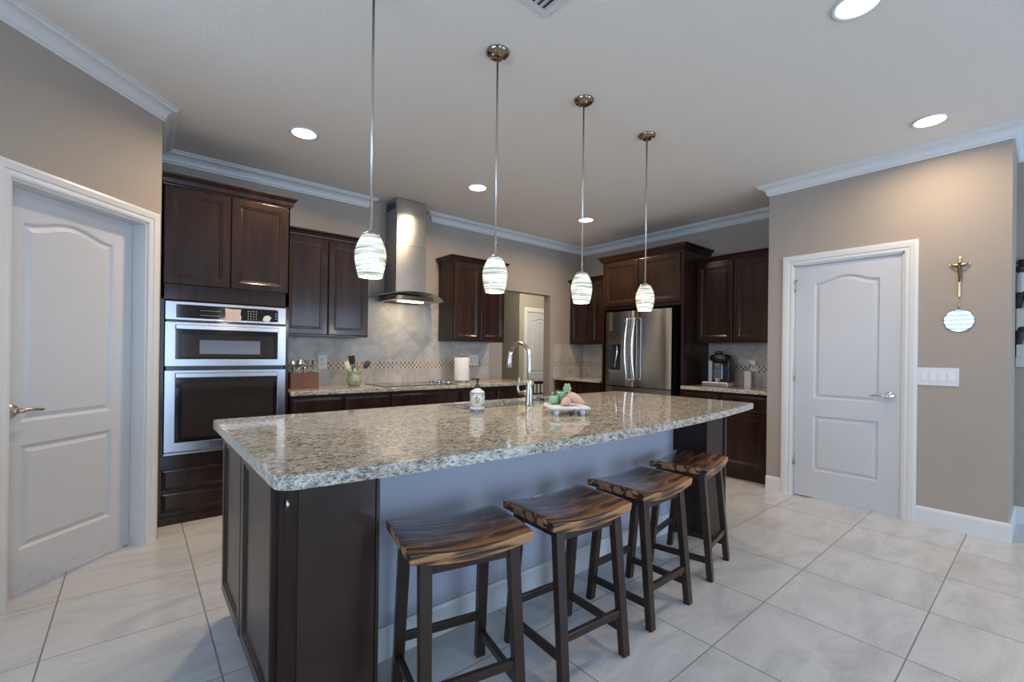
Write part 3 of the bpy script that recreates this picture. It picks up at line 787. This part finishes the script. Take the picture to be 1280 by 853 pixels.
# faucet
t = thing('faucet', 'brushed nickel gooseneck faucet beside the sink', 'faucet', (1.932, 2.135, .905))
MB().lathe([(.028, 0), (.029, .004), (.025, .010), (.023, .05), (.023, .095), (.019, .12), (.0165, .16), (.001, .16)], (0, 0, 0), 24).build('base', NICKEL, t)
pts = [(0, 0, .13), (0, 0, .22), (0, 0, .30)]+[(0, .098-.098*math.cos(PI*i/14), .30+.098*math.sin(PI*i/14)) for i in range(1, 13)]
MB().tube(pts, .0125, 16).build('gooseneck', NICKEL, t)
e = pts[-1]
MB().tube([e, (0, e[1]+.006, e[2]-.02), (0, e[1]+.013, e[2]-.07), (0, e[1]+.018, e[2]-.105), (0, e[1]+.0185, e[2]-.110)], [.0135, .015, .019, .0215, .018], 18).build('spray_head', NICKEL, t)
hn = MB().tube([(0, .0, .075), (0, .03, .072), (0, .06, .068), (0, .085, .072)], [.020, .023, .022, .014], 16).build('handle_body', NICKEL, t)
MB().tube([(0, .075, .070), (0, .10, .078), (0, .112, .10), (0, .105, .13), (0, .098, .155), (0, .102, .175)], [.010, .010, .0085, .0075, .007, .006], 12).build('lever', NICKEL, hn)

# ------------------------------------------------------------------ bar stools
def stool(label, loc, rz):
    t = thing('bar_stool', label, 'stool', loc, rz, 'saddle-seat bar stools along the island')
    m = MB(); NX, NY = 20, 10; hx_, hy_ = .220, .163; T = []; B = []
    for i in range(NX+1):
        for j in range(NY+1):
            u = -1+2*i/NX; v = -1+2*j/NY
            edge = max(abs(u), 0)**8*.006+abs(v)**8*.006
            z = .603+.024*abs(u)**2-edge
            T.append((u*hx_, v*hy_, z)); B.append((u*hx_*.985, v*hy_*.985, z-.044+edge))
    n1 = NY+1; n0 = len(T); fs = []
    for i in range(NX):
        for j in range(NY):
            a = i*n1+j; fs.append((a, a+n1, a+n1+1, a+1)); fs.append((n0+a, n0+a+1, n0+a+n1+1, n0+a+n1))
    m.add(T+B, fs, True)
    m.cur = 1; fs = []
    for i in range(NX):
        a = i*n1; fs.append((a, n0+a, n0+a+n1, a+n1)); a += NY; fs.append((a, a+n1, n0+a+n1, n0+a))
    for j in range(NY):
        fs.append((j, j+1, n0+j+1, n0+j)); a = NX*n1+j; fs.append((a, n0+a, n0+a+1, a+1))
    m.add(T+B, fs, False)
    o = m.build('seat', [SEAT, SEDGE], t, .005, 2)
    lg = {}
    for sx in (-1, 1):
        for sy in (-1, 1):
            tp = Vector((sx*.158, sy*.118, .585 if True else 0)); bt = Vector((sx*.168, sy*.172, 0)); wx, wy = .021, .0175
            def sq(c, k): return [(c.x-wx*k, c.y-wy*k, c.z), (c.x+wx*k, c.y-wy*k, c.z), (c.x+wx*k, c.y+wy*k, c.z), (c.x-wx*k, c.y+wy*k, c.z)]
            MB().hexa(sq(bt, .9), sq(tp, 1.0)).build('leg', ESPD, t, .003); lg[(sx, sy)] = (bt, tp)
    def at(s, z): b, q = lg[s]; return b+(q-b)*(z/q.z)
    for sy in (-1, 1):
        MB().bar(at((-1, sy), .175), at((1, sy), .175), .020, .030).build('stretcher', ESPD, t, .002)
        MB().bar(at((-1, sy), .552), at((1, sy), .552), .020, .048).build('apron', ESPD, t, .002)
    for sx in (-1, 1):
        MB().bar(at((sx, -1), .105), at((sx, 1), .105), .020, .030).build('stretcher', ESPD, t, .002)
        MB().bar(at((sx, -1), .560), at((sx, 1), .560), .020, .040).build('apron', ESPD, t, .002)
    return t
def copy_thing(root, loc, rz, label):
    r = root.copy(); C.objects.link(r); r.location = loc; r.rotation_euler = (0, 0, rz); r['label'] = label
    for ch in list(root.children):
        c = ch.copy(); C.objects.link(c); c.parent = r
        for g in ch.children:
            d = g.copy(); C.objects.link(d); d.parent = c
    return r
s1 = stool('saddle-seat wooden bar stool nearest the dark island end panel', (.893, 1.357, 0), math.radians(-12))
copy_thing(s1, (1.40, 1.30, 0), math.radians(-4), 'saddle-seat wooden bar stool, second from the dark end panel')
copy_thing(s1, (1.955, 1.32, 0), math.radians(1), 'saddle-seat wooden bar stool, third from the dark end panel')
copy_thing(s1, (2.565, 1.39, 0), math.radians(11), 'farthest wooden bar stool, turned in front of the dark island column')

# ------------------------------------------------------------------ pendants
def pendant(loc, label):
    t = thing('pendant_light', label, 'pendant light', (loc[0], loc[1], 1.555), 0, 'pendant lights over the island')
    top = H-1.555
    cn = MB().lathe([(.001, top-.030), (.020, top-.030), (.040, top-.026), (.056, top-.016), (.062, top-.006), (.062, top), (.001, top)], (0, 0, 0), 32).build('canopy', BRONZE, t)
    m = MB()
    for a in (2.4, 5.5): m.ball((.036*math.cos(a), .036*math.sin(a), top-.030), .006, 10, 6)
    m.build('screw', CHROME, cn)
    MB().tube([(0, 0, .195), (0, 0, top-.028)], .0055, 12).build('rod', NICKEL, t)
    MB().lathe([(.040, .176), (.036, .184), (.022, .190), (.010, .200), (.001, .201)], (0, 0, 0), 24).build('cap', NICKEL, t)
    pr = [(.050, 0)]+[(.050+(.066-.050)*math.sin(PI*.5*i/6) if i <= 6 else 0, .095*i/6) for i in range(1, 7)]+[(.066-(.066-.038)*(1-math.cos(PI*.5*i/7)), .095+.083*i/7) for i in range(1, 8)]
    ins = [(r-.004, z) for r, z in reversed(pr)]
    MB().lathe(pr+ins+[pr[0]], (0, 0, 0), 32, caps=False).build('shade', SHADE, t)
    MB().lathe([(.001, .002), (.046, .002), (.046, .006), (.001, .006)], (0, 0, 0), 24).build('diffuser', LENS, t)
    return t
p0 = pendant(PEND[0], 'striated glass pendant nearest the viewer, its ceiling plate out of view')
copy_thing(p0, (*PEND[1], 1.555), .9, 'second pendant from the left over the island')
copy_thing(p0, (*PEND[2], 1.555), 1.9, 'third pendant from the left over the island')
copy_thing(p0, (*PEND[3], 1.555), 2.8, 'rightmost and farthest pendant over the island')

# recessed lights (those in view)
def can(loc, label):
    t = thing('recessed_light', label, 'ceiling light', (loc[0], loc[1], H), 0, 'recessed ceiling lights')
    MB().lathe([(.080, -.001), (.098, -.002), (.100, -.005), (.094, -.008), (.082, -.007), (.078, -.001)], (0, 0, 0), 36, caps=False).build('trim_ring', WHITE, t)
    MB().lathe([(.001, -.004), (.080, -.004), (.080, -.001), (.001, -.001)], (0, 0, 0), 36).build('lens', LENS, t)
    return t
c0 = can(CANS[0], 'round recessed light above the oven tower')
for k, lb in ((1, 'round recessed light near the range hood'), (2, 'round recessed light in the far corner by the fridge'), (3, 'round recessed light above the pantry door'), (4, 'round recessed light cut by the top edge of the photo')):
    copy_thing(c0, (*CANS[k], H), 0, lb)
t = thing('ceiling_vent', 'white slatted air vent in the ceiling', 'vent', (1.465, 1.535, H))
MB().prism([(-.32, -.34), (0, -.34), (0, 0), (-.32, 0)], -.008, -.0005, 'z', [[(-.29, -.31), (-.29, -.03), (-.03, -.03), (-.03, -.31)]]).build('frame', WHITE, t, .002)
MB().box(-.29, -.03, -.31, -.03, -.003, -.0005).build('duct', GREY, t)
m = MB()
for k in range(9):
    x = -.297+k*.031; m.hexa([(x, -.31, -.014), (x+.003, -.31, -.014), (x+.003, -.03, -.014), (x, -.03, -.014)], [(x+.024, -.31, -.003), (x+.027, -.31, -.003), (x+.027, -.03, -.003), (x+.024, -.03, -.003)])
m.build('slats', WHITE, t)

# ------------------------------------------------------------------ plates and switches
def outlet(label, loc, rz, gangs=1, w=.072, h=.118):
    W = w if gangs == 1 else w+.046*(gangs-1)
    t = thing('wall_outlet', label, 'outlet', loc, rz, 'outlets on the tile')
    MB().box(-W/2, W/2, -.006, 0, -h/2, h/2).build('plate', IVORY, t, .002)
    for g in range(gangs):
        x = (g-(gangs-1)/2)*.046
        for z in (-.02, .02):
            so = MB().lathe([(.001, -.0085), (.015, -.0085), (.0155, -.006), (.001, -.006)], (x, 0, z), 16, 'y').build('socket', IVORY, t)
            MB().box(x-.007, x-.0045, -.0092, -.0084, z-.004, z+.006).box(x+.0045, x+.007, -.0092, -.0084, z-.004, z+.006).build('slots', SLOT, so)
    return t
outlet('ivory outlet on the tile above the cutlery box', (1.402, YN-.010, 1.128), 0, 1, .082, .135)
outlet('double ivory outlet beside the paper towels', (3.187, YN-.010, 1.146), 0, 2, .090, .13)
outlet('ivory outlet holding an adapter by the coffee maker', (XE-.010, 2.085, 1.13), EAST, 1, .080, .12)
outlet('outlet low on the painted knee wall behind the second stool', (1.622, 1.716, .447), 0, 1, .072, .11)
t = thing('plug_adapter', 'bulky white adapter plugged in by the coffee maker', 'adapter', (XE-.021, 2.085, 1.155), EAST)
MB().box(-.035, .035, -.045, 0, -.022, .038).build('housing', IVORY, t, .006); MB().box(-.03, -.012, -.052, -.045, -.018, -.004).build('plug', BLACK, t, .002)
t = thing('light_switch', 'white four-gang rocker switch plate right of the pantry door', 'switch', (XD, .535, 1.102), EAST)
MB().box(-.113, .113, -.006, 0, -.066, .066).build('plate', WHITE, t, .002)
for k in range(4):
    x = -.0725+k*.0483; MB().hexa([(x-.017, -.009, -.033), (x+.017, -.009, -.033), (x+.017, -.005, -.033), (x-.017, -.005, -.033)], [(x-.017, -.013, .033), (x+.017, -.013, .033), (x+.017, -.005, .033), (x-.017, -.005, .033)]).build('rocker', simple('rocker_white', (.78, .80, .84), .3) if k == 0 else bpy.data.materials['rocker_white'], t, .002)

# crucifix, hook, round mirror
GOLD = simple('gold_metal', (.62, .47, .22), .28, 1)
FIG = simple('dark_bronze_figure', (.14, .065, .03), .4, .5)
t = thing('crucifix', 'thin gold crucifix with a bronze figure on the wall', 'crucifix', (XD, .426, 1.68), EAST)
m = MB(); m.box(-.007, .007, -.010, 0, 0, .285); m.box(-.055, .055, -.010, 0, .225, .237); m.build('cross', GOLD, t, .002)
m = MB()
m.tube([(-.048, -.016, .240), (-.026, -.018, .224), (-.008, -.019, .218)], [.003, .004, .005], 8); m.tube([(.048, -.016, .240), (.026, -.018, .224), (.008, -.019, .218)], [.003, .004, .005], 8)
m.tube([(0, -.019, .224), (0, -.020, .205), (.001, -.019, .180), (.003, -.020, .150), (0, -.016, .115), (0, -.013, .108)], [.007, .011, .010, .009, .005, .005], 10); m.ball((0, -.021, .238), .0095)
m.build('figure', FIG, t)
t = thing('small_hook', 'tiny gold ornament just above the round mirror', 'ornament', (XD, .427, 1.597), EAST)
MB().tube([(0, -.003, 0), (0, -.006, .018), (.002, -.006, .034), (.002, -.003, .048)], [.004, .003, .003, .002], 8).build('stem', GOLD, t)
MB().tube([(-.008, -.006, .016), (0, -.007, .014), (.008, -.006, .004), (0, -.006, .000)], .0022, 8).build('curl', GOLD, t)
t = thing('round_mirror', 'small round wall mirror below the crucifix', 'mirror', (XD, .427, 1.510), EAST)
MB().lathe([(.001, 0), (.080, 0), (.081, -.004), (.078, -.007), (.001, -.007)], axis='y', n=40).build('rim', GREYP, t)
MB().prism([(.0766*math.cos(2*PI*i/48), .0766*math.sin(2*PI*i/48)) for i in range(48)], -.0078, -.0068, 'y').build('mirror_glass', simple('mirror_silver', (.55, .68, .78), .03, 1), t)

# carved ornaments on the hallway wall, seen past the corner
DK = simple('blackened_wood', (.02, .014, .012), .4); IV = simple('ivory_stone', (.55, .55, .50), .5)
def orn(label, z, kind):
    t = thing('wall_figurine', label, 'figurine', (XH-.001, .148, z), EAST, 'ornaments on the hallway wall')
    if kind == 0:
        m = MB(); m.tube([(0, -.045, 0), (0, -.045, .03), (.004, -.045, .10), (0, -.045, .16), (0, -.045, .18)], [.022, .030, .034, .028, .016], 14); m.box(-.02, .02, -.045, 0, .02, .04); m.build('torso', IV, t)
        h = MB(); h.ball((0, -.048, .205), .030, sz=1.1); h.ball((.008, -.050, .240), .024, sz=.7); h.build('head', DK, t)
        MB().lathe([(.036, .245), (.038, .252), (.022, .256), (.020, .272), (.001, .274)], (0, -.045, 0), 16).build('hat', DK, t)
    elif kind == 1:
        MB().box(-.026, .026, -.055, 0, 0, .19).build('block', IV, t, .008)
        m = MB(); m.tube([(-.02, -.035, .19), (-.015, -.035, .25), (.0, -.04, .30), (.05, -.05, .30)], [.022, .028, .036, .03], 12); m.tube([(.02, -.05, .29), (.06, -.055, .24), (.10, -.06, .19)], [.024, .020, .016], 12); m.build('arm', DK, t)
    else:
        MB().box(-.026, .026, -.055, 0, 0, .075).box(-.022, .022, -.05, 0, .075, .17).build('block', IV, t, .005)
        m = MB(); m.tube([(-.018, -.03, .14), (-.012, -.032, .20), (0, -.035, .255), (.008, -.038, .275)], [.014, .022, .034, .030], 12); m.ball((.008, -.038, .285), .03, sz=.7); m.build('horn', DK, t)
    return t
orn('ivory figurine with a dark head and hat, topmost past the corner', 1.71, 0)
orn('ivory block ornament with a dark outstretched arm, middle one', 1.43, 1)
orn('ivory ornament with a dark flared horn, lowest past the corner', 1.18, 2)

# ------------------------------------------------------------------ things on the back counter
CT = .905
WOODB = simple('carved_wood_box', (.17, .066, .028), .45, noise=.6)
t = thing('cutlery_box', 'brown wooden box full of cutlery on the back counter', 'box', (1.135, 4.24, CT))
m = MB(); m.box(-.115, .115, -.085, -.073, .008, .142); m.box(-.115, .115, .073, .085, .008, .142); m.box(-.115, -.103, -.073, .073, .008, .142); m.box(.103, .115, -.073, .073, .008, .142); m.box(-.118, .118, -.088, .088, 0, .010)
m.build('walls', WOODB, t, .002); MB().box(-.003, .003, -.072, .072, .01, .13).build('divider', WOODB, t)
CUT = simple('cutlery_steel', (.70, .69, .68), .15, 1); DKC = simple('dark_handle', (.05, .035, .03), .4)
def spoon(kind):
    m = MB()
    if kind == 'spoon':
        m.tube([(0, 0, 0), (0, 0, .10), (0, .002, .14)], [.0035, .003, .0028], 8); m.ball((0, .003, .162), .016, 10, 7, sz=1.5, sy=.3)
    elif kind == 'fork':
        m.tube([(0, 0, 0), (0, 0, .10), (0, .002, .135)], [.0035, .003, .0035], 8); m.box(-.011, .011, -.001, .002, .135, .152)
        for k in range(4): m.box(-.011+k*.0065, -.0085+k*.0065, -.001, .001, .152, .185)
    else:
        m.box(-.004, .004, -.003, .003, 0, .10); m.prism([(-.003, .10), (.006, .10), (.009, .16), (.002, .19), (-.003, .18)], -.001, .001, 'y')
    return m
protos = {}
rnd = random.Random(3)
spots = [(-.09, -.045), (-.06, -.01), (-.085, .04), (-.035, -.05), (-.03, .02), (.015, -.04), (.02, .035), (.045, -.015), (.06, .045), (.08, -.05), (.085, .01), (-.01, .055)]
names_ = ['spoon', 'fork', 'knife', 'spoon', 'fork', 'spoon', 'knife', 'fork', 'spoon', 'fork', 'knife', 'spoon']
for (dx, dy), k in zip(spots, names_):   # each piece of cutlery on its own
    if k not in protos:
        o = spoon(k).build(k, DKC if k == 'knife' else CUT); protos[k] = o
    else:
        o = protos[k].copy(); C.objects.link(o)
    o.location = (1.135+dx*.8, 4.24+dy*.8, CT+.012); o.rotation_euler = (rnd.uniform(-.06, .06)-dy*.5, rnd.uniform(-.06, .06)+dx*.5, rnd.uniform(-.5, .9))
    tag(o, {'spoon': 'steel spoon standing bowl up in the wooden cutlery box', 'fork': 'steel fork standing tines up in the wooden cutlery box', 'knife': 'dark knife standing in the wooden cutlery box'}[k], k, '%ss in the cutlery box' % k if k != 'knife' else 'knives in the cutlery box')
    o.scale = (1.28, 1.28, 1.28)

def crock_mat():
    m, nt, b = new_mat('celadon_glaze')
    n = noise(nt, coords(nt), 22, 3, .6); c = ramp(nt, [(.3, (.20, .24, .15)), (.6, (.34, .38, .25)), (.8, (.42, .42, .30))], n)
    nt.links.new(c, b.inputs['Base Color']); b.inputs['Roughness'].default_value = .2; b.inputs['Coat Weight'].default_value = .5; return m
t = thing('utensil_crock', 'green glazed crock holding cooking utensils', 'crock', (1.622, 4.30, CT))
MB().lathe([(.001, .0), (.048, 0), (.056, .012), (.070, .040), (.071, .060), (.064, .085), (.058, .105), (.060, .130), (.064, .142), (.060, .143), (.054, .128), (.052, .105), (.058, .082), (.064, .058), (.050, .015), (.001, .010)], n=36).build('pot', crock_mat(), t)
DU = simple('charcoal_nylon', (.05, .048, .05), .5); CU = simple('cream_silicone', (.72, .62, .50), .5); OR = simple('wood_spoon', (.42, .22, .10), .5)
def utensil(name, label, tip, lean, mat, fn, hm=None):
    """stands in the crock; lean = offset of the top from the base"""
    t = thing(name, label, 'utensil', (1.622+lean[0]*.08, 4.30+lean[1]*.08, CT+.018))
    b = Vector((-lean[0]*.15, -lean[1]*.15, 0)); tp = Vector((lean[0], lean[1], tip))
    MB().tube([b, tp], [.005, .0045], 10).build('handle', hm or mat, t)
    m = fn(); d = (tp-b).normalized(); q = d.to_track_quat('Z', 'X').to_matrix()
    m.v = [tuple(tp+q@Vector(p)) for p in m.v]; m.build('head', mat, t)
def paddle(w0, w1, h, th=.004): return lambda: MB().hexa([(-th/2, -w0/2, -.005), (th/2, -w0/2, -.005), (th/2, w0/2, -.005), (-th/2, w0/2, -.005)], [(-th/2, -w1/2, h), (th/2, -w1/2, h), (th/2, w1/2, h), (-th/2, w1/2, h)])
utensil('spatula', 'charcoal slotted spatula standing in the green crock', .195, (-.012, .020), DU, lambda: MB().box(-.036, .036, -.002, .002, -.005, .075))
utensil('scraper', 'cream scraper leaning left out of the green crock', .160, (-.060, -.015), CU, lambda: MB().box(-.024, .024, -.004, .004, -.01, .060))
utensil('ladle', 'charcoal ladle leaning far right out of the green crock', .165, (.100, .0), DU, lambda: MB().ball((0, 0, .025), .030, 14, 9, sz=1.5, sy=.45), OR)
def whisk():
    m = MB()
    for k in range(5):
        a = PI*k/5; m.tube([(0, 0, 0)]+[(.020*math.sin(PI*i/8)*math.cos(a), .020*math.sin(PI*i/8)*math.sin(a), .075*i/8) for i in range(1, 8)]+[(0, 0, .075)], .0012, 6)
    return m
utensil('whisk', 'steel whisk in the middle of the green crock', .150, (.012, -.020), CUT, whisk)
utensil('turner', 'silvery flat turner standing in the green crock', .150, (.000, -.005), CUT, lambda: MB().box(-.020, .020, -.001, .001, 0, .06))
utensil('wooden_spoon', 'pale wooden spoon standing in the green crock', .150, (.040, .012), OR, lambda: MB().ball((0, 0, .018), .018, 12, 8, sz=1.5, sy=.4))

t = thing('towel_holder', 'upright steel paper towel holder on the back counter', 'towel holder', (2.855, 4.30, CT))
MB().lathe([(.001, 0), (.078, 0), (.080, .006), (.076, .012), (.001, .014)], n=32).build('base', STEEL, t)
MB().tube([(0, 0, .012), (0, 0, .315)], .005, 12).ball((0, 0, .322), .011).build('rod', CHROME, t)
m = MB(); m.lathe([(.020, .0), (.083, .0), (.0845, .004), (.0845, .256), (.083, .260), (.020, .260)], n=40).lathe([(.020, .260), (.020, 0)], n=40, caps=False)
o = m.build('paper_towel_roll', simple('paper_towel', (.80, .80, .80), .9, bump=.6, bscale=90)); o.location = (2.855, 4.30, CT+.0145); tag(o, 'white paper towel roll on the upright holder', 'paper towels')

# coffee maker
t = thing('coffee_maker', 'black single-serve coffee maker with a chrome ring', 'coffee maker', (4.90, 2.345, CT), EAST)
MB().box(-.145, .145, -.07, .10, 0, .045).build('drip_tray', simple('satin_base', (.52, .52, .56), .3, .8), t, .006)
MB().box(-.075, .115, .035, .16, .045, .31).build('body', BLACK, t, .02, 4)
MB().prism([(-.118, .045), (-.075, .045), (-.075, .28), (-.118, .28)], .03, .15, 'y').build('water_tank', simple('tank_plastic', (.50, .53, .62), .12), t, .008)
MB().box(-.045, .055, -.005, .03, .075, .235).build('brew_backplate', simple('blue_grey_metal', (.36, .42, .52), .25, .9), t, .004)
MB().box(-.01, .018, -.03, .03, .045, .085).build('cup_guide', simple('pale_plastic', (.55, .58, .63), .3), t, .003)
hd_ = MB().lathe([(.001, .230), (.045, .230), (.090, .262), (.112, .285), (.118, .315), (.112, .330), (.085, .345), (.001, .350)], (.005, .065, 0), 36).build('head', BLACK, t)
MB().tube([(.005+.098*math.cos(a), .065+.098*math.sin(a), .332) for a in [PI+PI*i/16 for i in range(17)]], .008, 10).build('chrome_ring', CHROME, hd_)
MB().lathe([(.001, .345), (.040, .345), (.042, .368), (.034, .382), (.001, .385)], (.0, .03, 0), 24).build('lid_handle', BLACK, hd_)
MB().lathe([(.035, .190), (.042, .23), (.044, .25), (.001, .25)], (.005, .0, 0), 24).build('pod_holder', GREYP, t)
t = thing('charging_tower', 'slim white upright device by the adapter, with a cord', 'device', (5.085, 2.10, CT), EAST)
MB().box(-.036, .036, -.02, .02, 0, .17).build('housing', IVORY, t, .010, 3); MB().lathe([(.045, 0), (.045, .006), (.001, .006)], n=20).build('foot', IVORY, t)
MB().tube([(-.03, 0, .008), (-.10, -.06, .004), (-.17, -.03, .004), (-.23, -.06, .004)], .0025, 8).build('cord', OR, t)

# ------------------------------------------------------------------ things on the island
def bottle_mat():
    m, nt, b = new_mat('painted_ceramic')
    tc = nt.nodes.new('ShaderNodeTexCoord'); sp = nt.nodes.new('ShaderNodeSeparateXYZ'); nt.links.new(tc.outputs['Object'], sp.inputs[0])
    Z = sp.outputs[2]; ca, sa = math.cos(-.70), math.sin(-.70)
    xr = mth(nt, 'ADD', mth(nt, 'MULTIPLY', sp.outputs[0], ca), mth(nt, 'MULTIPLY', sp.outputs[1], sa))
    d = mth(nt, 'SQRT', mth(nt, 'ADD', mth(nt, 'POWER', mth(nt, 'MULTIPLY', mth(nt, 'ABSOLUTE', xr), 1.05), 2.0), mth(nt, 'POWER', mth(nt, 'ABSOLUTE', mth(nt, 'SUBTRACT', Z, .073)), 2.0)))
    n = noise(nt, coords(nt), 120, 2, .5); n3 = noise(nt, coords(nt), 90, 2, .5, .5)
    base = (.74, .73, .71)
    fill = ramp(nt, [(.40, (.10, .13, .20)), (.47, (.70, .69, .66)), (.54, (.72, .70, .66)), (.58, (.55, .42, .12)), (.66, (.18, .24, .08))], n3)
    fl = ramp(nt, [(0, (.16, .22, .05)), (.45, (.52, .47, .16)), (.6, (.20, .12, .28)), (1, (.70, .69, .66))], n)
    c = mixc(nt, mth(nt, 'LESS_THAN', d, .033), fill, base)
    c = mixc(nt, mth(nt, 'LESS_THAN', d, .021), c, fl)
    ring = mth(nt, 'MULTIPLY', mth(nt, 'GREATER_THAN', d, .027), mth(nt, 'LESS_THAN', d, .030)); c = mixc(nt, ring, c, (.14, .20, .32))
    band = mth(nt, 'MAXIMUM', mth(nt, 'MULTIPLY', mth(nt, 'GREATER_THAN', Z, .018), mth(nt, 'LESS_THAN', Z, .034)), mth(nt, 'GREATER_THAN', Z, .109))
    c = mixc(nt, band, c, base)
    for z, w_, col in ((.014, .002, (.10, .12, .30)), (.020, .0022, (.22, .25, .08)), (.006, .0016, (.12, .14, .34)), (.108, .002, (.20, .22, .10)), (.113, .0018, (.12, .14, .34)), (.100, .0016, (.14, .18, .28)), (.123, .0012, (.30, .26, .12))):
        c = mixc(nt, mth(nt, 'LESS_THAN', mth(nt, 'ABSOLUTE', mth(nt, 'SUBTRACT', Z, z)), w_), c, col)
    nt.links.new(c, b.inputs['Base Color']); b.inputs['Roughness'].default_value = .12; b.inputs['Coat Weight'].default_value = .6; return m
t = thing('soap_dispenser', 'white patterned soap bottle with a black pump', 'soap dispenser', (1.456, 2.035, CT))
MB().lathe([(.001, 0), (.039, 0), (.0415, .003), (.0415, .108), (.040, .114), (.030, .124), (.016, .131), (.015, .136), (.001, .136)], n=40).build('bottle', bottle_mat(), t)
pm = MB().lathe([(.015, .134), (.0165, .137), (.0165, .150), (.012, .154), (.006, .158), (.0055, .182), (.001, .182)], n=20).build('pump', BLACK, t)
MB().lathe([(.010, .180), (.011, .183), (.010, .190), (.001, .191)], n=16).tube([(0, 0, .186), (-.022, .016, .186), (-.026, .019, .181)], [.0045, .004, .0035], 10).build('nozzle', BLACK, pm)

TRW = simple('whitewashed_wood', (.74, .73, .74), .5, noise=.25)
t = thing('riser_tray', 'whitewashed footed riser tray with beaded edge', 'tray', (1.836, 1.722, CT), math.radians(-31))
h_ = .103
MB().box(-h_, h_, -h_, h_, .034, .048).build('board', TRW, t, .004)
m = MB()
for k in range(22):
    q = -h_+.004+k*(2*h_-.008)/21
    for x, y in ((q, -h_-.001), (q, h_+.001), (-h_-.001, q), (h_+.001, q)): m.ball((x, y, .038), .0045, 8, 5)
m.build('beaded_edge', TRW, t)
for sx in (-1, 1):
    for sy in (-1, 1): MB().lathe([(.010, 0), (.012, .006), (.015, .014), (.015, .022), (.011, .028), (.014, .034)], (sx*.072, sy*.072, 0), 16).build('foot', TRW, t)
TZ = CT+.048
def loc_tray(u, v):
    a = math.radians(-31); return (1.836+u*math.cos(a)-v*math.sin(a), 1.722+u*math.sin(a)+v*math.cos(a), TZ)
GWAX = simple('green_wax', (.36, .62, .46), .4); GWX2 = simple('sage_wax', (.30, .52, .34), .4)
def candle(label, loc, r, h, wax, wh):
    t = thing('jar_candle', label, 'candle', loc, 0)
    MB().lathe([(.001, .001), (r, .001), (r, h), (r-.002, h), (r-.002, .005), (.001, .005)], n=28).build('jar', GLASS, t)
    MB().lathe([(.001, .006), (r-.003, .006), (r-.003, wh), (.001, wh)], n=28).build('wax', wax, t)
    MB().tube([(0, 0, wh), (.001, 0, wh+.010)], .001, 6).build('wick', BLACK, t)
candle('clear glass candle with pale green wax at the tray corner', loc_tray(-.060, .040), .030, .072, GWAX, .045)
candle('darker green candle behind the plush carrots', loc_tray(-.010, .068), .033, .078, GWX2, .066)
PEA = simple('peach_felt', (.66, .42, .32), .9, bump=.8, bscale=300); GLF = simple('sage_felt', (.33, .45, .27), .9)
def carrot(label, p0, p1, r, leafy):
    t = thing('plush_carrot', label, 'decoration', p0, 0)
    a = Vector((0, 0, 0)); b = Vector(p1)-Vector(p0); N = 10
    prof = [.25, .72, .95, 1.0, .97, .88, .76, .62, .46, .28, .08]
    MB().tube([a+(b-a)*i/N for i in range(N+1)], [r*q for q in prof], 16).build('body', PEA, t)
    if leafy:
        d = -(b-a).normalized(); m = MB(); up_ = Vector((-.25, .2, 1)).normalized()
        for k, (ox, oz) in enumerate([(-.014, .026), (.014, .026), (-.012, .006), (.012, .006), (-.008, .042), (.008, .042), (0, .015), (0, .032)]):
            c_ = Vector((ox*.77, -ox*.64, oz+.012)); m.ball(c_, .0125, 10, 7, sz=1, sx=.9, sy=.5)
        m.build('leafy_top', GLF, t)
P = loc_tray
q0 = P(-.005, -.012); q1 = P(-.082, -.068)
a0 = P(.012, -.020); a1 = P(-.050, -.073)
carrot('small peach plush carrot lying left on the tray', (a0[0], a0[1], TZ+.030), (a1[0], a1[1], TZ+.012), .024, False)
b0 = P(.010, .018); b1 = P(.088, -.060)
carrot('larger peach plush carrot with a green top, leaning right', (b0[0], b0[1], TZ+.052), (b1[0], b1[1], TZ+.016), .030, True)
# dish cloth
m = MB(); NN = 14; vs = []
for i in range(NN+1):
    for j in range(NN+1):
        u, v = i/NN-.5, j/NN-.5; z = .012+.012*math.sin(9*u+2*v)*math.cos(7*v)+.006*math.sin(23*u-11*v)
        vs.append((u*.13, v*.10, max(.003, z)))
fs = [(i*(NN+1)+j, (i+1)*(NN+1)+j, (i+1)*(NN+1)+j+1, i*(NN+1)+j+1) for i in range(NN) for j in range(NN)]
m.add(vs, fs, True); o = m.build('dish_cloth', simple('slate_blue_cloth', (.08, .10, .16), .9, bump=.6, bscale=150)); o.location = (2.19, 2.33, CT-.001)
s_ = o.modifiers.new('s', 'SOLIDIFY'); s_.thickness = .003
tag(o, 'crumpled slate blue dish cloth behind the faucet', 'cloth')

# ------------------------------------------------------------------ chair in the hallway
t = thing('wooden_chair', 'dark wooden chair seen through the passage', 'chair', (5.20, 5.62, 0), math.radians(-20))
DW = simple('dark_chair_wood', (.035, .016, .010), .35)
for sx in (-1, 1):
    MB().bar((sx*.17, -.16, 0), (sx*.17, -.19, .79), .034, .034).build('rear_post', DW, t, .004)
    MB().bar((sx*.18, .20, 0), (sx*.18, .20, .43), .034, .034).build('leg', DW, t, .004)
MB().box(-.20, .20, -.19, .23, .43, .46).build('seat', DW, t, .008)
MB().box(-.155, .155, -.205, -.18, .735, .785).build('top_rail', DW, t, .005); MB().box(-.155, .155, -.195, -.172, .56, .585).build('lower_rail', DW, t, .004)
for k in range(4): MB().box(-.105+k*.064, -.090+k*.064, -.197, -.180, .58, .745).build('spindle', DW, t)
